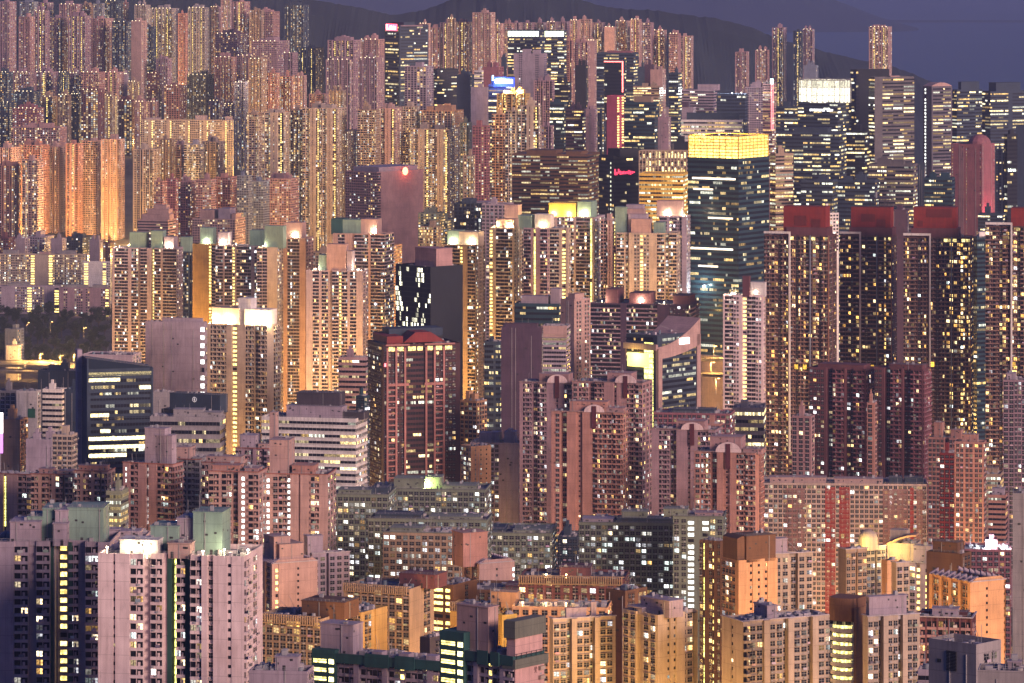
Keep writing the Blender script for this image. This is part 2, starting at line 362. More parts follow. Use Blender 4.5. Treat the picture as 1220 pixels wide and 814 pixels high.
class Built: pass
NB = dict(win=0, obj=0)
def make(s, zvis):
    d = s['d']; m_ = d / F; x0, x1 = s['x0'], s['x1']; th = s['th']
    xs = s['xs'] if s['xs'] is not None else x1
    if th is None: th = 0 if xs >= x1 else 35
    th = R(th)
    a = max((xs - x0) * m_ / math.cos(th), 4)
    b = max((x1 - xs) * m_ / math.sin(th), 4) if x1 > xs and th > .02 else (s['b'] or 18)
    if s['b']: b = s['b']
    zt = PZ(s['yt'], d)
    cx, cy = PX(xs, d), d
    ux, uy = math.cos(th), -math.sin(th); vx, vy = math.sin(th), math.cos(th)
    bx, by = cx - ux * a / 2 + vx * b / 2, cy - uy * a / 2 + vy * b / 2
    gz = min(ground(bx + sx * ux * a / 2 + sy * vx * b / 2, by + sx * uy * a / 2 + sy * vy * b / 2) for sx in (-1, 1) for sy in (-1, 1)) - .5
    hgt = zt - gz
    if hgt < 4: print('LOW', s['label'], hgt); hgt = 4; gz = zt - 4
    rng = np.random.default_rng(abs(s['seed'] if s['seed'] is not None else int(x0 * 13 + s['yt'] * 7)))
    rnd = random.Random(int(x0 * 31 + s['yt']))
    nm = s['name'] or OBJN[s['st']]
    root = empty(nm, (bx, by, gz), -th); tag(root, s['label'], s['cat'] or CATN.get(nm, 'building'), s['group'])
    st = s['st']; col = C[s['col']] if isinstance(s['col'], str) else s['col']
    fh = s['fh']; par = s['par']; zr = hgt - par
    ftile = s['front'] or TILE[st]; stile = s['side'] or (TILE[st] if st in 'wogyk' else 'b2 w2.6 w2.6 b1')
    fs_ = parse(ftile, a, s['front'] is None); ss_ = parse(stile, b, s['side'] is None)
    P1, E1 = facade_path((-a / 2, -b / 2), (1, 0), (0, -1), fs_)
    P2, E2 = facade_path((a / 2, -b / 2), (0, 1), (1, 0), ss_)
    pts = P1 + P2 + [(a / 2, b / 2), (-a / 2, b / 2)]
    if th < .03 or True:
        E3 = [((-a / 2, b / 2), (-a / 2, -b / 2), 'w' if st != 'b' else 'b', b, (0, -1), (-1, 0))]
    # clean repeated points
    poly = []
    for p in pts:
        if not poly or math.hypot(p[0] - poly[-1][0], p[1] - poly[-1][1]) > .02: poly.append(p)
    if math.hypot(poly[0][0] - poly[-1][0], poly[0][1] - poly[-1][1]) < .02: poly.pop()
    n = len(poly); inn = []; tk = .3
    for i in range(n):
        p0, p1, p2 = poly[i - 1], poly[i], poly[(i + 1) % n]
        e1 = (p1[0] - p0[0], p1[1] - p0[1]); e2 = (p2[0] - p1[0], p2[1] - p1[1])
        l1, l2 = math.hypot(*e1), math.hypot(*e2); n1 = (e1[1] / l1, -e1[0] / l1); n2 = (e2[1] / l2, -e2[0] / l2)
        k = 1 + n1[0] * n2[0] + n1[1] * n2[1]; k = max(k, .35)
        inn.append((p1[0] - (n1[0] + n2[0]) / k * tk, p1[1] - (n1[1] + n2[1]) / k * tk))
    vv = [(p[0], p[1], 0) for p in poly] + [(p[0], p[1], hgt) for p in poly] + [(p[0], p[1], hgt) for p in inn] + [(p[0], p[1], zr) for p in inn]
    ff = []
    for i in range(n):
        j = (i + 1) % n
        ff += [(i, j, n + j, n + i), (n + i, n + j, 2 * n + j, 2 * n + i), (2 * n + i, 2 * n + j, 3 * n + j, 3 * n + i)]
    wm = wall(col)
    pymesh('wall', vv, ff, wm, root)
    pymesh('roof', [(p[0], p[1], zr + .02) for p in inn], [tuple(range(n))], M_ROOF, root)
    # facade
    pane = MB(); trim = MB(); balc = MB(); acs = MB(); wash = MB(); frm = MB(); stair = MB(); rec = []
    zlow = max(0, zvis - gz - 14)
    nf = max(1, int((zr - zlow) / fh)); floors = zr - (np.arange(nf) + 1) * fh
    floors = floors[floors > .2]; nf = len(floors)
    det = F / d * fh
    def emit(P, t, nn, wd, ht, colr, off=.02):
        rec.append((P, t, nn, np.broadcast_to(wd, len(P)), np.broadcast_to(ht, len(P)), colr, off))
    for (p0, p1, kd, wd, t, nn) in (E1 + E2 + (E3 if nf else [])):
        if kd == 'b' or wd < .5 or nf == 0: continue
        vis = (E3 and t == (0, -1))
        mid = np.array([(p0[0] + p1[0]) / 2, (p0[1] + p1[1]) / 2])
        if kd in 'wdt':
            cw = {'w': 2.7 if d < 3900 else 2.1, 'd': 3.0, 't': 9}[kd]; nc = max(1, round(wd / cw)); ww = min({'w': 2.1 if det > 5 else 1.75, 'd': 2.5, 't': .9}[kd], wd / nc * (.74 if det > 5 else .66 if kd != 'd' else .84))
            wh = {'w': 1.6 if det > 5 else 1.45, 'd': 1.9, 't': 1.0}[kd]
            uu = (np.arange(nc) + .5) / nc - .5
            P = np.array([[mid[0] + t[0] * u * wd, mid[1] + t[1] * u * wd, z + (.95 if kd != 'd' else .6)] for z in floors for u in uu])
            colf = np.tile(np.clip(rng.gamma(1.2, .85, nc), .15, 3.2), nf) if d > 3000 else 1
            cl = lit_colours(len(P), rng, s['lit'] * (.55 if kd == 't' else 1) * colf, s['pal'], s['smax'], d > 3900)
            emit(P, t, nn, ww, wh, cl)
            if det > 3.4 and kd != 't':
                trim.panels(P + np.array([0, 0, wh + .05]), t, nn, ww + .3, .14, 0, .5)
                if det > 6: trim.panels(P - np.array([0, 0, .16]), t, nn, ww + .2, .14, 0, .22)
                if det > 4.2:
                    sel = rng.random(len(P)) < .42; Q = P[sel] + np.array([t[0], t[1], 0]) * (rng.uniform(-.35, .35, sel.sum()) * ww)[:, None]
                    acs.panels(Q - np.array([0, 0, .72]), t, nn, .8, .5, 0, .45)
                    sel = rng.random(len(P)) < .16; Q = P[sel] + np.array([0, 0, -.5])
                    wash.panels(Q, t, nn, ww * .8, .75, .9, .06, rng.uniform(.12, .7, (sel.sum(), 1)) * rng.uniform(.6, 1.0, (sel.sum(), 3)))
                    frm.panels(P + np.array([0, 0, wh * .52]), t, nn, ww, .09, .05, .05); frm.panels(P, t, nn, .1, wh, .05, .05)
        elif kd == 'k':
            nc = max(1, round(wd / 3.4)); uu = (np.arange(nc) + .5) / nc - .5; cwid = wd / nc
            P = np.array([[mid[0] + t[0] * u * wd, mid[1] + t[1] * u * wd, z + .85] for z in floors for u in uu])
            # two panes per bay, each lit on its own
            for sgn in (-1, 1):
                Q = P + np.array([t[0], t[1], 0]) * sgn * cwid * .24
                colf = np.tile(np.clip(rng.gamma(1.2, .85, nc), .2, 3), nf)
                emit(Q, t, nn, cwid * .45, fh - .95, lit_colours(len(Q), rng, s['lit'] * .8 * colf, s['pal'], s['smax'], d > 3900))
            balc.panels(P - np.array([0, 0, .95]), t, nn, cwid * .985, .95, 0, .85 if det > 5 else .8)
            if det > 5: balc.panels(P + np.array([t[0], t[1], 0]) * cwid * .2, t, nn, cwid * .16, fh * .42, 0, .6)
            if det > 4.2:
                sel = rng.random(len(P)) < .3; Q = P[sel] + np.array([t[0], t[1], 0]) * (rng.uniform(-.3, .3, sel.sum()) * cwid)[:, None]
                acs.panels(Q - np.array([0, 0, .5]), t, nn, .8, .5, .86, .4)
                sel = rng.random(len(P)) < .2; Q = P[sel] + np.array([t[0], t[1], 0]) * (rng.uniform(-.25, .25, sel.sum()) * cwid)[:, None]
                wash.panels(Q, t, nn, cwid * .4, .9, .95, .06, rng.uniform(.12, .7, (sel.sum(), 1)) * rng.uniform(.6, 1.0, (sel.sum(), 3)))
            if det > 5: balc.panels(P + np.array([0, 0, -.05]), t, nn, .18, fh - .9, 0, .6)
        elif kd in 'hg':
            mod = 2.2 if kd == 'h' else 1.7; nc = max(1, round(wd / mod)); uu = (np.arange(nc) + .5) / nc - .5
            P = np.array([[mid[0] + t[0] * u * wd, mid[1] + t[1] * u * wd, z + (1.0 if kd == 'h' else .45)] for z in floors for u in uu])
            on = run_lit(nf, nc, rng, s['lit']).reshape(-1)
            fl = np.repeat(rng.integers(0, 4, nf), nc); base = np.array([(1, .62, .20), (1, .72, .30), (1, .80, .42), (.95, .95, .75)])[fl]
            cl = base * (.2 + .8 * s['smax'] * np.repeat(rng.random(nf) ** 1.6, nc) * (.45 + .55 * rng.random(nf * nc)))[:, None] * on[:, None]
            emit(P, t, nn, wd / nc * (.95 if kd == 'h' else .9), fh * .42 if kd == 'h' else fh * .5, cl)
            if det > 4 and kd == 'h':
                trim.panels(np.array([[mid[0], mid[1], z + .55] for z in floors]), t, nn, wd * .995, .4, 0, .3)
        elif kd == 'x':
            nc = max(1, round(wd / 1.5)); uu = (np.arange(nc) + .5) / nc - .5
            P = np.array([[mid[0] + t[0] * u * wd, mid[1] + t[1] * u * wd, z + .3] for z in floors for u in uu]); f = np.zeros((nf, nc))
            for _ in range(80):
                i, j, ri, rj = rng.integers(0, nf), rng.integers(0, nc), rng.uniform(.8, 3), rng.uniform(.7, 2.2); I, J = np.mgrid[0:nf, 0:nc]
                f = np.maximum(f, np.exp(-((I - i) / ri) ** 2 - ((J - j) / rj) ** 2))
            on = rng.random(nf * nc) < f.reshape(-1) * .85
            cl = np.array((1, .95, .68)) * (.6 + 4 * rng.random(nf * nc))[:, None] * on[:, None]
            emit(P, t, nn, wd / nc * .85, fh * .8, cl)
        elif kd in 'sSv':
            P = np.array([[mid[0], mid[1], z + (.5 if kd == 's' else .12)] for z in floors])
            hue = {'s': (1, .72, .20), 'S': (.92, .88, .22), 'v': (.95, .97, .9)}[kd]
            cl = np.array(hue) * (1.7 + 1.6 * rng.random(len(P)))[:, None] * (rng.random(len(P)) < .93)[:, None]
            stair.panels(P, t, nn, wd * (.72 if kd == 's' else .8), fh * (.52 if kd == 's' else .86 if kd == 'S' else .55), .02, .03, cl)
    # panes: the ones that show largest become windows of their own, the rest one mesh
    ind = s['ind'] if s['ind'] is not None else (100 if det > 4.6 else 0)
    flat = []
    for (P, t, nn, wd, ht, cl, off) in rec:
        NB['win'] += len(P)
        if ind:
            fc = t != (0, -1)
            for k in range(len(P)):
                flat.append(((1 if fc and P[k, 2] + gz > zvis - 1 else 0) * (10 + wd[k] * ht[k] + (20 if cl[k].sum() > .6 else 0)), len(flat), P[k], t, nn, wd[k], ht[k], cl[k], off))
        else:
            pane.panels(P, t, nn, wd, ht, off, .03, cl)
    if ind:
        flat.sort(key=lambda q: (-q[0], q[1])); me = unit_window()
        for q in flat[:ind]:
            if q[0] <= 0: break
            o = bpy.data.objects.new('window', me); COL.objects.link(o); o.parent = root
            o.location = (q[2][0] + q[4][0] * .02, q[2][1] + q[4][1] * .02, q[2][2]); o.rotation_euler = (0, 0, math.atan2(q[3][1], q[3][0]))
            o.scale = (q[5], 1, q[6]); c = q[7]; o.color = (c[0], c[1], c[2], 1); NB['obj'] += 1
            q_used = True
        rest = flat[len([1 for q in flat[:ind] if q[0] > 0]):]
        for q in rest: pane.panels(q[2][None], q[3], q[4], q[5], q[6], q[8], .03, q[7][None])
    pane.build('window', M_PANE, root, 'stuff', True); stair.build('stair_window', M_PANE, root, 'stuff', True)
    acs.build('air_conditioner', M_AC, root, 'stuff'); wash.build('laundry', M_CLOTH, root, 'stuff', True); frm.build('window_frame', M_STEEL, root, 'stuff')
    if s['cop'] is not None:
        q = MB(); q.box(-a / 2 - .3, a / 2 + .3, -b / 2 - .35, -b / 2 + .3, hgt + .02, hgt + .4); q.box(a / 2 - .3, a / 2 + .35, -b / 2 + .32, b / 2 + .3, hgt + .02, hgt + .4); q.build('coping', wall(s['cop']), root)
    trim.build('window_hood' if st not in 'o' else 'ledge', wm, root, 'stuff')
    balc.build('balcony', wall(C[s['pcol']]) if s['pcol'] else wm, root, 'stuff')
    B = Built(); B.__dict__.update(root=root, a=a, b=b, hgt=hgt, zr=zr, gz=gz, d=d, m=m_, x0=x0, xs=xs, x1=x1, th=th, rnd=rnd, wm=wm, zt=zt, s=s)
    if st == 'b' and d < 4700 and a > 5:
        q = MB(); g = MB()
        for i in range(max(2, int(a / 7))):
            u = rnd.uniform(-a / 2 + .6, a / 2 - .6); q.box(u, u + .22, -b / 2 - .24, -b / 2 - .02, 0, hgt - rnd.uniform(0, 6))
        for i in range(max(2, int(b / 9))):
            v = rnd.uniform(-b / 2 + .6, b / 2 - .6); q.box(a / 2 + .02, a / 2 + .24, v, v + .22, 0, hgt - rnd.uniform(0, 6))
        for i in range(6):
            u = rnd.uniform(-a / 2 + 1, a / 2 - 2.4); z = hgt - rnd.uniform(3, min(50, hgt * .8)); g.box(u, u + 1.3, -b / 2 - .12, -b / 2 - .02, z, z + .9)
        q.build('drain_pipe', M_AC, root, 'stuff'); g.build('vent', M_DARK, root, 'stuff')
    # roof structures
    rf = s['roof']
    if rf is None and s['auto']:
        k = rnd.choice((1, 1, 2)) if a < 30 else rnd.choice((2, 3))
        for i in range(k):
            wd = a * rnd.uniform(.18, .34); u = lerp(-a / 2 + wd * .7, a / 2 - wd * .7, (i + rnd.uniform(.25, .75)) / k)
            y0 = -b / 2 + b * rnd.uniform(.22, .35); hh = rnd.uniform(2.6, 6)
            q = MB(); q.box(u - wd / 2, u + wd / 2, y0, y0 + b * rnd.uniform(.3, .45), zr, zr + par + hh); q.build('plant_room', wm, root)
            if rnd.random() < .5:
                q = MB(); q.box(u - wd * .2, u + wd * .2, y0 + .6, y0 + b * .25, zr + par + hh, zr + par + hh + rnd.uniform(1.5, 3)); q.build('water_tank', wm, root)
    for it in (rf or []):
        roof_box(B, *it)
    if s['clut']: clutter(B, int(s['clut'] * 3))
    elif s['clut'] is None and d < 3600: clutter(B, 9)
    if s['rl'] or (d > 5600 and rnd.random() < .3):
        q = MB(); k = max(3, int(a / 6))
        for i in range(k):
            u = lerp(-a / 2, a / 2, (i + .5) / k); q.box(u - .45, u + .45, -b / 2 - .3, -b / 2 + .1, hgt - .2, hgt + .9)
        q.build('parapet_lamp', M_PLAMP, root, 'stuff')
    if s['fn']: s['fn'](B)
    return B

def u_of(B, px): return -B.a / 2 + (px - B.x0) / max(1e-6, B.xs - B.x0) * B.a
def roof_box(B, px0, px1, py, col, v0=.15, v1=.7, nm='plant_room', z0=None, side=False):
    """box on the roof between two photo columns, as high as photo row py"""
    if side or px0 >= B.xs - 1:
        va = -B.b / 2 + (px0 - B.xs) / (B.x1 - B.xs) * B.b; vb = -B.b / 2 + (px1 - B.xs) / (B.x1 - B.xs) * B.b
        ua, ub = B.a / 2 - v1 * B.a, B.a / 2 - v0 * B.a
    else:
        ua, ub = u_of(B, px0), u_of(B, px1); va, vb = -B.b / 2 + v0 * B.b, -B.b / 2 + v1 * B.b
    dd = B.d + max(0, v0 * B.b * math.cos(B.th))
    z1 = PZ(py, dd) - B.gz; zb = B.zr + .02 if z0 is None else PZ(z0, dd) - B.gz
    if z1 < zb + .5: z1 = zb + 2.5
    q = MB(); q.box(ua, ub, va, vb, zb, z1); t = .25
    q.box(ua - t, ub + t, va - t, vb + t, z1, z1 + .3)
    o = q.build(nm, wall(C[col]) if isinstance(col, str) else col, B.root)
    fittings(B, o, ua, ub, va, vb, zb, z1)
    return o

def fittings(B, o, ua, ub, va, vb, zb, z1):
    """door, vents, pipe runs and a rail on a roof house"""
    if B.d > 2700 or ub - ua < 2: return
    r = B.rnd; d_ = MB(); p = MB(); w_ = ub - ua; dp = vb - va; h = z1 - zb
    x = r.uniform(ua + .3, ub - 1.3); d_.box(x, x + .9, va - .05, va - .01, zb + .1, min(zb + 2.1, z1 - .3))
    for i in range(max(1, int(w_ / 3))):
        x = r.uniform(ua + .3, ub - 1.4); z = r.uniform(zb + h * .45, z1 - .9) if h > 3 else z1 - .9; d_.box(x, x + r.uniform(.5, 1.1), va - .06, va - .01, z, z + .6)
    for i in range(max(1, int(dp / 4))):
        y = r.uniform(va + .3, vb - 1.4); z = r.uniform(zb + h * .4, z1 - .9) if h > 3 else z1 - .9; d_.box(ub + .01, ub + .06, y, y + r.uniform(.5, 1.1), z, z + .6)
    x = r.uniform(ua + .2, ub - .4); p.box(x, x + .16, va - .2, va - .03, zb, z1); y = r.uniform(va + .2, vb - .4); p.box(ub + .03, ub + .2, y, y + .16, zb, z1)
    for e in (.55, 1.05): p.box(ua, ub, va, va + .06, z1 + e, z1 + e + .05); p.box(ub - .06, ub, va + .07, vb, z1 + e, z1 + e + .05)
    for i in range(int(w_ / 1.6) + 1): p.box(ua + i * 1.6, ua + i * 1.6 + .06, va, va + .06, z1 + .32, z1 + 1.05)
    for i in range(r.choice((1, 2, 3))):
        x = r.uniform(ua + .5, ub - 1.8); y = r.uniform(va + .4, vb - 1.6) if dp > 2.2 else va + .3; p.box(x, x + r.uniform(.7, 1.5), y, y + 1.1, z1 + .31, z1 + r.uniform(.8, 1.9))
    x = r.uniform(ua + .4, ub - .4); p.tube((x, (va + vb) / 2, z1), (x, (va + vb) / 2, z1 + r.uniform(3, 6)), .06, 5)
    d_.build('door_and_vent', M_DARK, o, 'stuff'); p.build('pipe_and_rail', M_STEEL, o, 'stuff')
def clutter(B, k):
    r = B.rnd; t = MB(); tk = MB(); pp = MB()
    for i in range(k):
        u = r.uniform(-B.a / 2 + 1.5, B.a / 2 - 1.5); v = r.uniform(-B.b / 2 + 4, B.b / 2 - 1.5); h = r.uniform(.8, 2.2); wd = r.uniform(.8, 2.4)
        (t if i % 3 else tk).box(u - wd / 2, u + wd / 2, v - .8, v + .8, B.zr + .03, B.zr + h)
    for i in range(max(2, k // 3)):
        u = r.uniform(-B.a / 2 + 1, B.a / 2 - 1); pp.tube((u, r.uniform(-B.b / 2 + 4, B.b / 2 - 2), B.zr), (u, 0, B.zr + r.uniform(3, 7)), .07, 5)
    t.build('air_conditioner', wall((.42, .40, .43)), B.root, 'stuff'); tk.build('roof_hut', wall((.5, .46, .5)), B.root, 'stuff')
    for i in range(k // 2):
        u0 = r.uniform(-B.a / 2 + 1, B.a / 2 - 3); v0 = r.uniform(-B.b / 2 + 2, B.b / 2 - 1.5); z = B.zr + r.uniform(.3, .7)
        if r.random() < .5: pp.box(u0, min(u0 + r.uniform(3, 9), B.a / 2 - .6), v0, v0 + .22, z, z + .2)
        else: pp.box(u0, u0 + .22, v0, min(v0 + r.uniform(2, 6), B.b / 2 - .6), z, z + .2)
    cyl = MB()
    for i in range(k // 4):
        u0 = r.uniform(-B.a / 2 + 2, B.a / 2 - 2); v0 = r.uniform(-B.b / 2 + 3, B.b / 2 - 2); rr = r.uniform(.5, 1.1); cyl.tube((u0, v0, B.zr), (u0, v0, B.zr + r.uniform(1.2, 2.4)), rr, 10, rr * .96)
    cyl.build('water_tank', wall(r.choice([(.25, .28, .33), (.45, .43, .42), (.16, .22, .28)])), B.root, 'stuff')
    rail = MB()
    for e in (0, 1):
        z = B.hgt + .35 + e * .5; rail.box(-B.a / 2 + .4, B.a / 2 - .4, -B.b / 2 + .5, -B.b / 2 + .56, z, z + .06)
    for i in range(int(B.a / 2.5)): u = -B.a / 2 + .5 + i * 2.5; rail.box(u, u + .06, -B.b / 2 + .5, -B.b / 2 + .56, B.zr, B.hgt + .9)
    if B.d < 2700: rail.build('railing', M_STEEL, B.root)
    pp.build('antenna', M_STEEL, B.root, 'stuff')

LIGHTS = []
def lamp_light(loc, power, col, r=.6, parent=None):
    l = bpy.data.lights.new('lamp_light', 'POINT'); l.energy = power; l.color = col; l.shadow_soft_size = r
    o = bpy.data.objects.new('lamp_light', l); COL.objects.link(o); o.location = loc
    if parent: o.parent = parent
    return o
SOD = (1, .52, .13); WWH = (1, .80, .50)
def roof_flood(px, py, power, col=WWH, side=False, v=.12):
    """small floodlight standing on a roof, with its own light"""
    def f(B):
        u = u_of(B, px); vv = -B.b / 2 + v * B.b
        if side: vv = -B.b / 2 + (px - B.xs) / (B.x1 - B.xs) * B.b; u = B.a / 2 - v * B.a
        z = B.zr + B.s['par'] + .9
        q = MB(); q.tube((u, vv, B.zr), (u, vv, z), .06, 5); q.box(u - .3, u + .3, vv - .2, vv + .2, z, z + .35)
        q.build('roof_floodlight', plain('floodlight_glow', (.8, .8, .8), .5, 0, col, 12), B.root)
        lamp_light((u, vv, z + 1.0), power, col, .5, B.root)
    return f
def many(*fs):
    def f(B):
        for g in fs: g(B)
    return f
# ------------------------------------------------------------------ features of single buildings
def sv(B, px): return -B.b / 2 + (px - B.xs) / (B.x1 - B.xs) * B.b
def zl(B, py, d=None): return PZ(py, d or B.d) - B.gz
def glow(name, col, es, base=(.8, .8, .8)): return plain(name, base, .5, 0, col, es * .7)
def add(B, nm, mat, *boxes):
    q = MB()
    for b_ in boxes: q.box(*b_)
    return q.build(nm, mat, B.root)
def side_box(B, px0, px1, py, col, x0=.2, x1=.85, nm='lift_house'):
    v0, v1 = sv(B, px0), sv(B, px1)
    q = MB(); ua, ub = B.a / 2 - x1 * B.a, B.a / 2 - x0 * B.a; z1 = zl(B, py)
    q.box(ua, ub, v0, v1, B.zr + .02, max(z1, B.zr + 3)); q.box(ua - .3, ub + .3, v0 - .3, v1 + .3, max(z1, B.zr + 3), max(z1, B.zr + 3) + .35)
    o = q.build(nm, wall(C[col]), B.root)
    fittings(B, o, ua, ub, v0, v1, B.zr + .02, max(z1, B.zr + 3))
    return o
def sign_front(B, px0, px1, py0, py1, mat, nm='sign', marks=None, side=False, dep=.5):
    z0, z1 = zl(B, py1), zl(B, py0)
    q = MB()
    if side: v0, v1 = sv(B, px0), sv(B, px1); q.box(B.a / 2 + .05, B.a / 2 + dep, v0, v1, z0, z1)
    else: u0, u1 = u_of(B, px0), u_of(B, px1); q.box(u0, u1, -B.b / 2 - dep, -B.b / 2 - .05, z0, z1)
    o = q.build(nm, mat, B.root)
    if marks:                                   # blurred lettering: short upright strokes
        mm, gaps = marks; g = MB(); r = random.Random(5)
        for (f0, f1, h0, h1) in gaps:
            if side: g.box(B.a / 2 + dep, B.a / 2 + dep + .15, lerp(v0, v1, f0), lerp(v0, v1, f1), lerp(z0, z1, h0), lerp(z0, z1, h1))
            else: g.box(lerp(u0, u1, f0), lerp(u0, u1, f1), -B.b / 2 - dep - .15, -B.b / 2 - dep, lerp(z0, z1, h0), lerp(z0, z1, h1))
        g.build('lettering', mm, o)
    return o
def strokes(n, r, h0=.15, h1=.85, tall=()):
    out = []
    for i in range(n):
        a = .06 + .88 * i / n; w_ = .88 / n
        out.append((a, a + w_ * .28, h0, h1 + (.1 if i in tall else -.12)))
        out.append((a + w_ * .28, a + w_ * .75, h0 + (h1 - h0) * (.6 if i % 2 else .0), h0 + (h1 - h0) * (.8 if i % 2 else .22)))
        if i % 3: out.append((a + w_ * .55, a + w_ * .78, h0, h1 - .15))
    return out
def corner_sign(B):
    sign_front(B, 459, 473, 29, 37, glow('red_sign_glow', (1, .05, .12), 5), 'sign', (glow('sign_letter_glow', (1, .75, .7), 9), strokes(3, None, .2, .8, (0,))))
    z = B.zr; add(B, 'mansard_frame', wall(C['mauve']), (B.a / 2 + .05, B.a / 2 + .4, -B.b / 2 + 2, B.b / 2 - 8, z - .5, z + 1), (B.a / 2 + .05, B.a / 2 + .4, B.b * .2, B.b * .2 + 1, z - 12, z))
def blue_neon(B):
    q = MB(); z = zl(B, 99.5); u0, u1 = u_of(B, 590), u_of(B, 611)
    q.box(u0, u1, -B.b / 2 - 1.2, -B.b / 2 - .4, z, z + 4.6); q.build('sign', glow('blue_white_neon', (.75, .8, 1), 6), B.root)
    q = MB(); q.box(u0 - 2, u1 + 2, -B.b / 2 - .4, -B.b / 2 - .05, z - 4, z + 6.5); q.build('sign_backing', glow('blue_neon_glow', (.02, .05, 1), 2.2, (.05, .08, .5)), B.root)
    q = MB(); q.box(u0 - 3.5, u0 - 2, -B.b / 2 - .5, -B.b / 2 - .05, z + 3, z + 9); q.build('beacon', glow('cyan_glow', (.4, .9, 1), 5), B.root)
    lamp_light((0, -B.b / 2 - 8, z + 4), 60000, (.15, .25, 1), 2, B.root)
def lit_band(B, col, es, hgt):
    q = MB(); z1 = B.hgt - .4; u = -B.a / 2
    n = 9 if B.a > 35 else 5
    for i in range(n):
        q.box(lerp(u, -u, i / n) + .35, lerp(u, -u, (i + 1) / n) - .35, -B.b / 2 - .5, -B.b / 2 - .05, z1 - hgt, z1)
    q.build('lit_storey', glow('lit_storey_glow', col, es), B.root)
    add(B, 'canopy', wall(C['slate']), (u - 1, -u + 1, -B.b / 2 - 1.5, B.b / 2, B.hgt + .02, B.hgt + .9))
def neon_edge(B):
    m = glow('red_neon', (1, .12, .10), 4); z = zl(B, 110)
    q = MB(); q.box(-B.a / 2, B.a / 2 + .5, -B.b / 2 - .7, -B.b / 2 - .05, B.hgt - 1.2, B.hgt); q.box(B.a / 2 - .9, B.a / 2 + .5, -B.b / 2 - .7, -B.b / 2 - .05, z, B.hgt - 1.2)
    q.build('neon_tube', m, B.root)
def tower_frame(B):
    # white framing fin down the front, brown fin, lit amenity floor
    y = -B.b / 2; q = MB(); uf = lerp(-B.a / 2, B.a / 2, .40); q.box(uf - .55, uf + .55, y - 1.6, y - .06, zl(B, 540), B.hgt + 2.5); q.box(-B.a / 2, uf - .55, y - 1.6, y - .06, B.hgt + .9, B.hgt + 2.5)
    q.build('white_fin', wall(C['white']), B.root)
    q = MB(); u2 = lerp(-B.a / 2, B.a / 2, .72); q.box(u2 - .4, u2 + .4, y - 1.2, y - .06, 0, B.hgt); q.build('grey_fin', wall(C['blue']), B.root)
    q = MB(); q.box(B.a / 2 - .2, B.a / 2 + .5, y - 1.2, y + .6, 0, B.hgt); q.build('brown_fin', wall((.26, .13, .09)), B.root)
    g = MB(); rr = B.rnd; z = zl(B, 441 if rr.random() < .6 else 438); n = 9
    for i in range(n):
        if rr.random() < .4: g.box(lerp(uf, B.a / 2, (i + .08) / n), lerp(uf, B.a / 2, (i + .9) / n), y - .25, y - .05, z, z + 3.4, np.array((1, .55, .06)) * rr.uniform(.5, 2.2))
    z = B.hgt - 3.4
    for i in range(n):
        if rr.random() < .55: g.box(lerp(uf, B.a / 2, (i + .08) / n), lerp(uf, B.a / 2, (i + .9) / n), y - .25, y - .05, z, z + 2.2, np.array((1, .8, .3)) * rr.uniform(.3, 1.8))
    g.build('lit_amenity_floor', M_PANE, B.root, None, True)
def inset(B, px0, px1, py0, py1):
    q = MB(); q.box(u_of(B, px0), u_of(B, px1), -B.b / 2 + B.b * .15 - .3, -B.b / 2 + B.b * .15 - .02, zl(B, py1), zl(B, py0)); q.build('dark_inset', wall((.14, .02, .018)), B.root)
def red_script(B):
    q = MB(); z = zl(B, 206); v0, v1 = sv(B, 732), sv(B, 757); r = random.Random(2)
    for i in range(12):
        a = lerp(v0, v1, i / 12); q.box(B.a / 2 + .1, B.a / 2 + .5, a, a + (v1 - v0) / 12 * .7, z - r.uniform(.5, 2.2), z + (3.4 if i in (0, 2) else r.uniform(.6, 2)))
    q.build('sign', glow('red_script_glow', (1, .02, .08), 1.8), B.root)
    q = MB(); u = u_of(B, 728)
    for k in range(16): q.box(u - .5, u + .5, -B.b / 2 - .4, -B.b / 2 - .05, zl(B, 196) - k * 4.2, zl(B, 196) - k * 4.2 + 1.8)
    q.build('edge_lamp', glow('edge_lamp_glow', (.8, .85, .6), 1.5), B.root, 'stuff')
def lattice(B):
    q = MB(); g = MB(); y = -B.b / 2; u = -B.a / 2; z1 = B.hgt; z0 = zl(B, 245); n = 15; rows = 7; r = random.Random(4)
    dz = (z1 - z0) / rows
    for i in range(n + 1):
        x = lerp(u, -u, i / n); q.box(x - .35, x + .35, y - 1.0, y - .3, z0, z1)
    for k in range(rows + 1): q.box(u, -u, y - .9, y - .32, z0 + dz * k - .3, z0 + dz * k + .3)
    for k in range(rows):
        for i in range(n):
            if r.random() < .75: g.box(lerp(u, -u, (i + .25) / n), lerp(u, -u, (i + .7) / n), y - .3, y - .06, z0 + dz * (k + .1), z0 + dz * (k + r.uniform(.5, .95)), np.array((1, .72, .32)) * r.uniform(.5, 2.4))
    q.build('lattice_screen', wall(C['cream']), B.root); g.build('window', M_PANE, B.root, 'stuff', True)
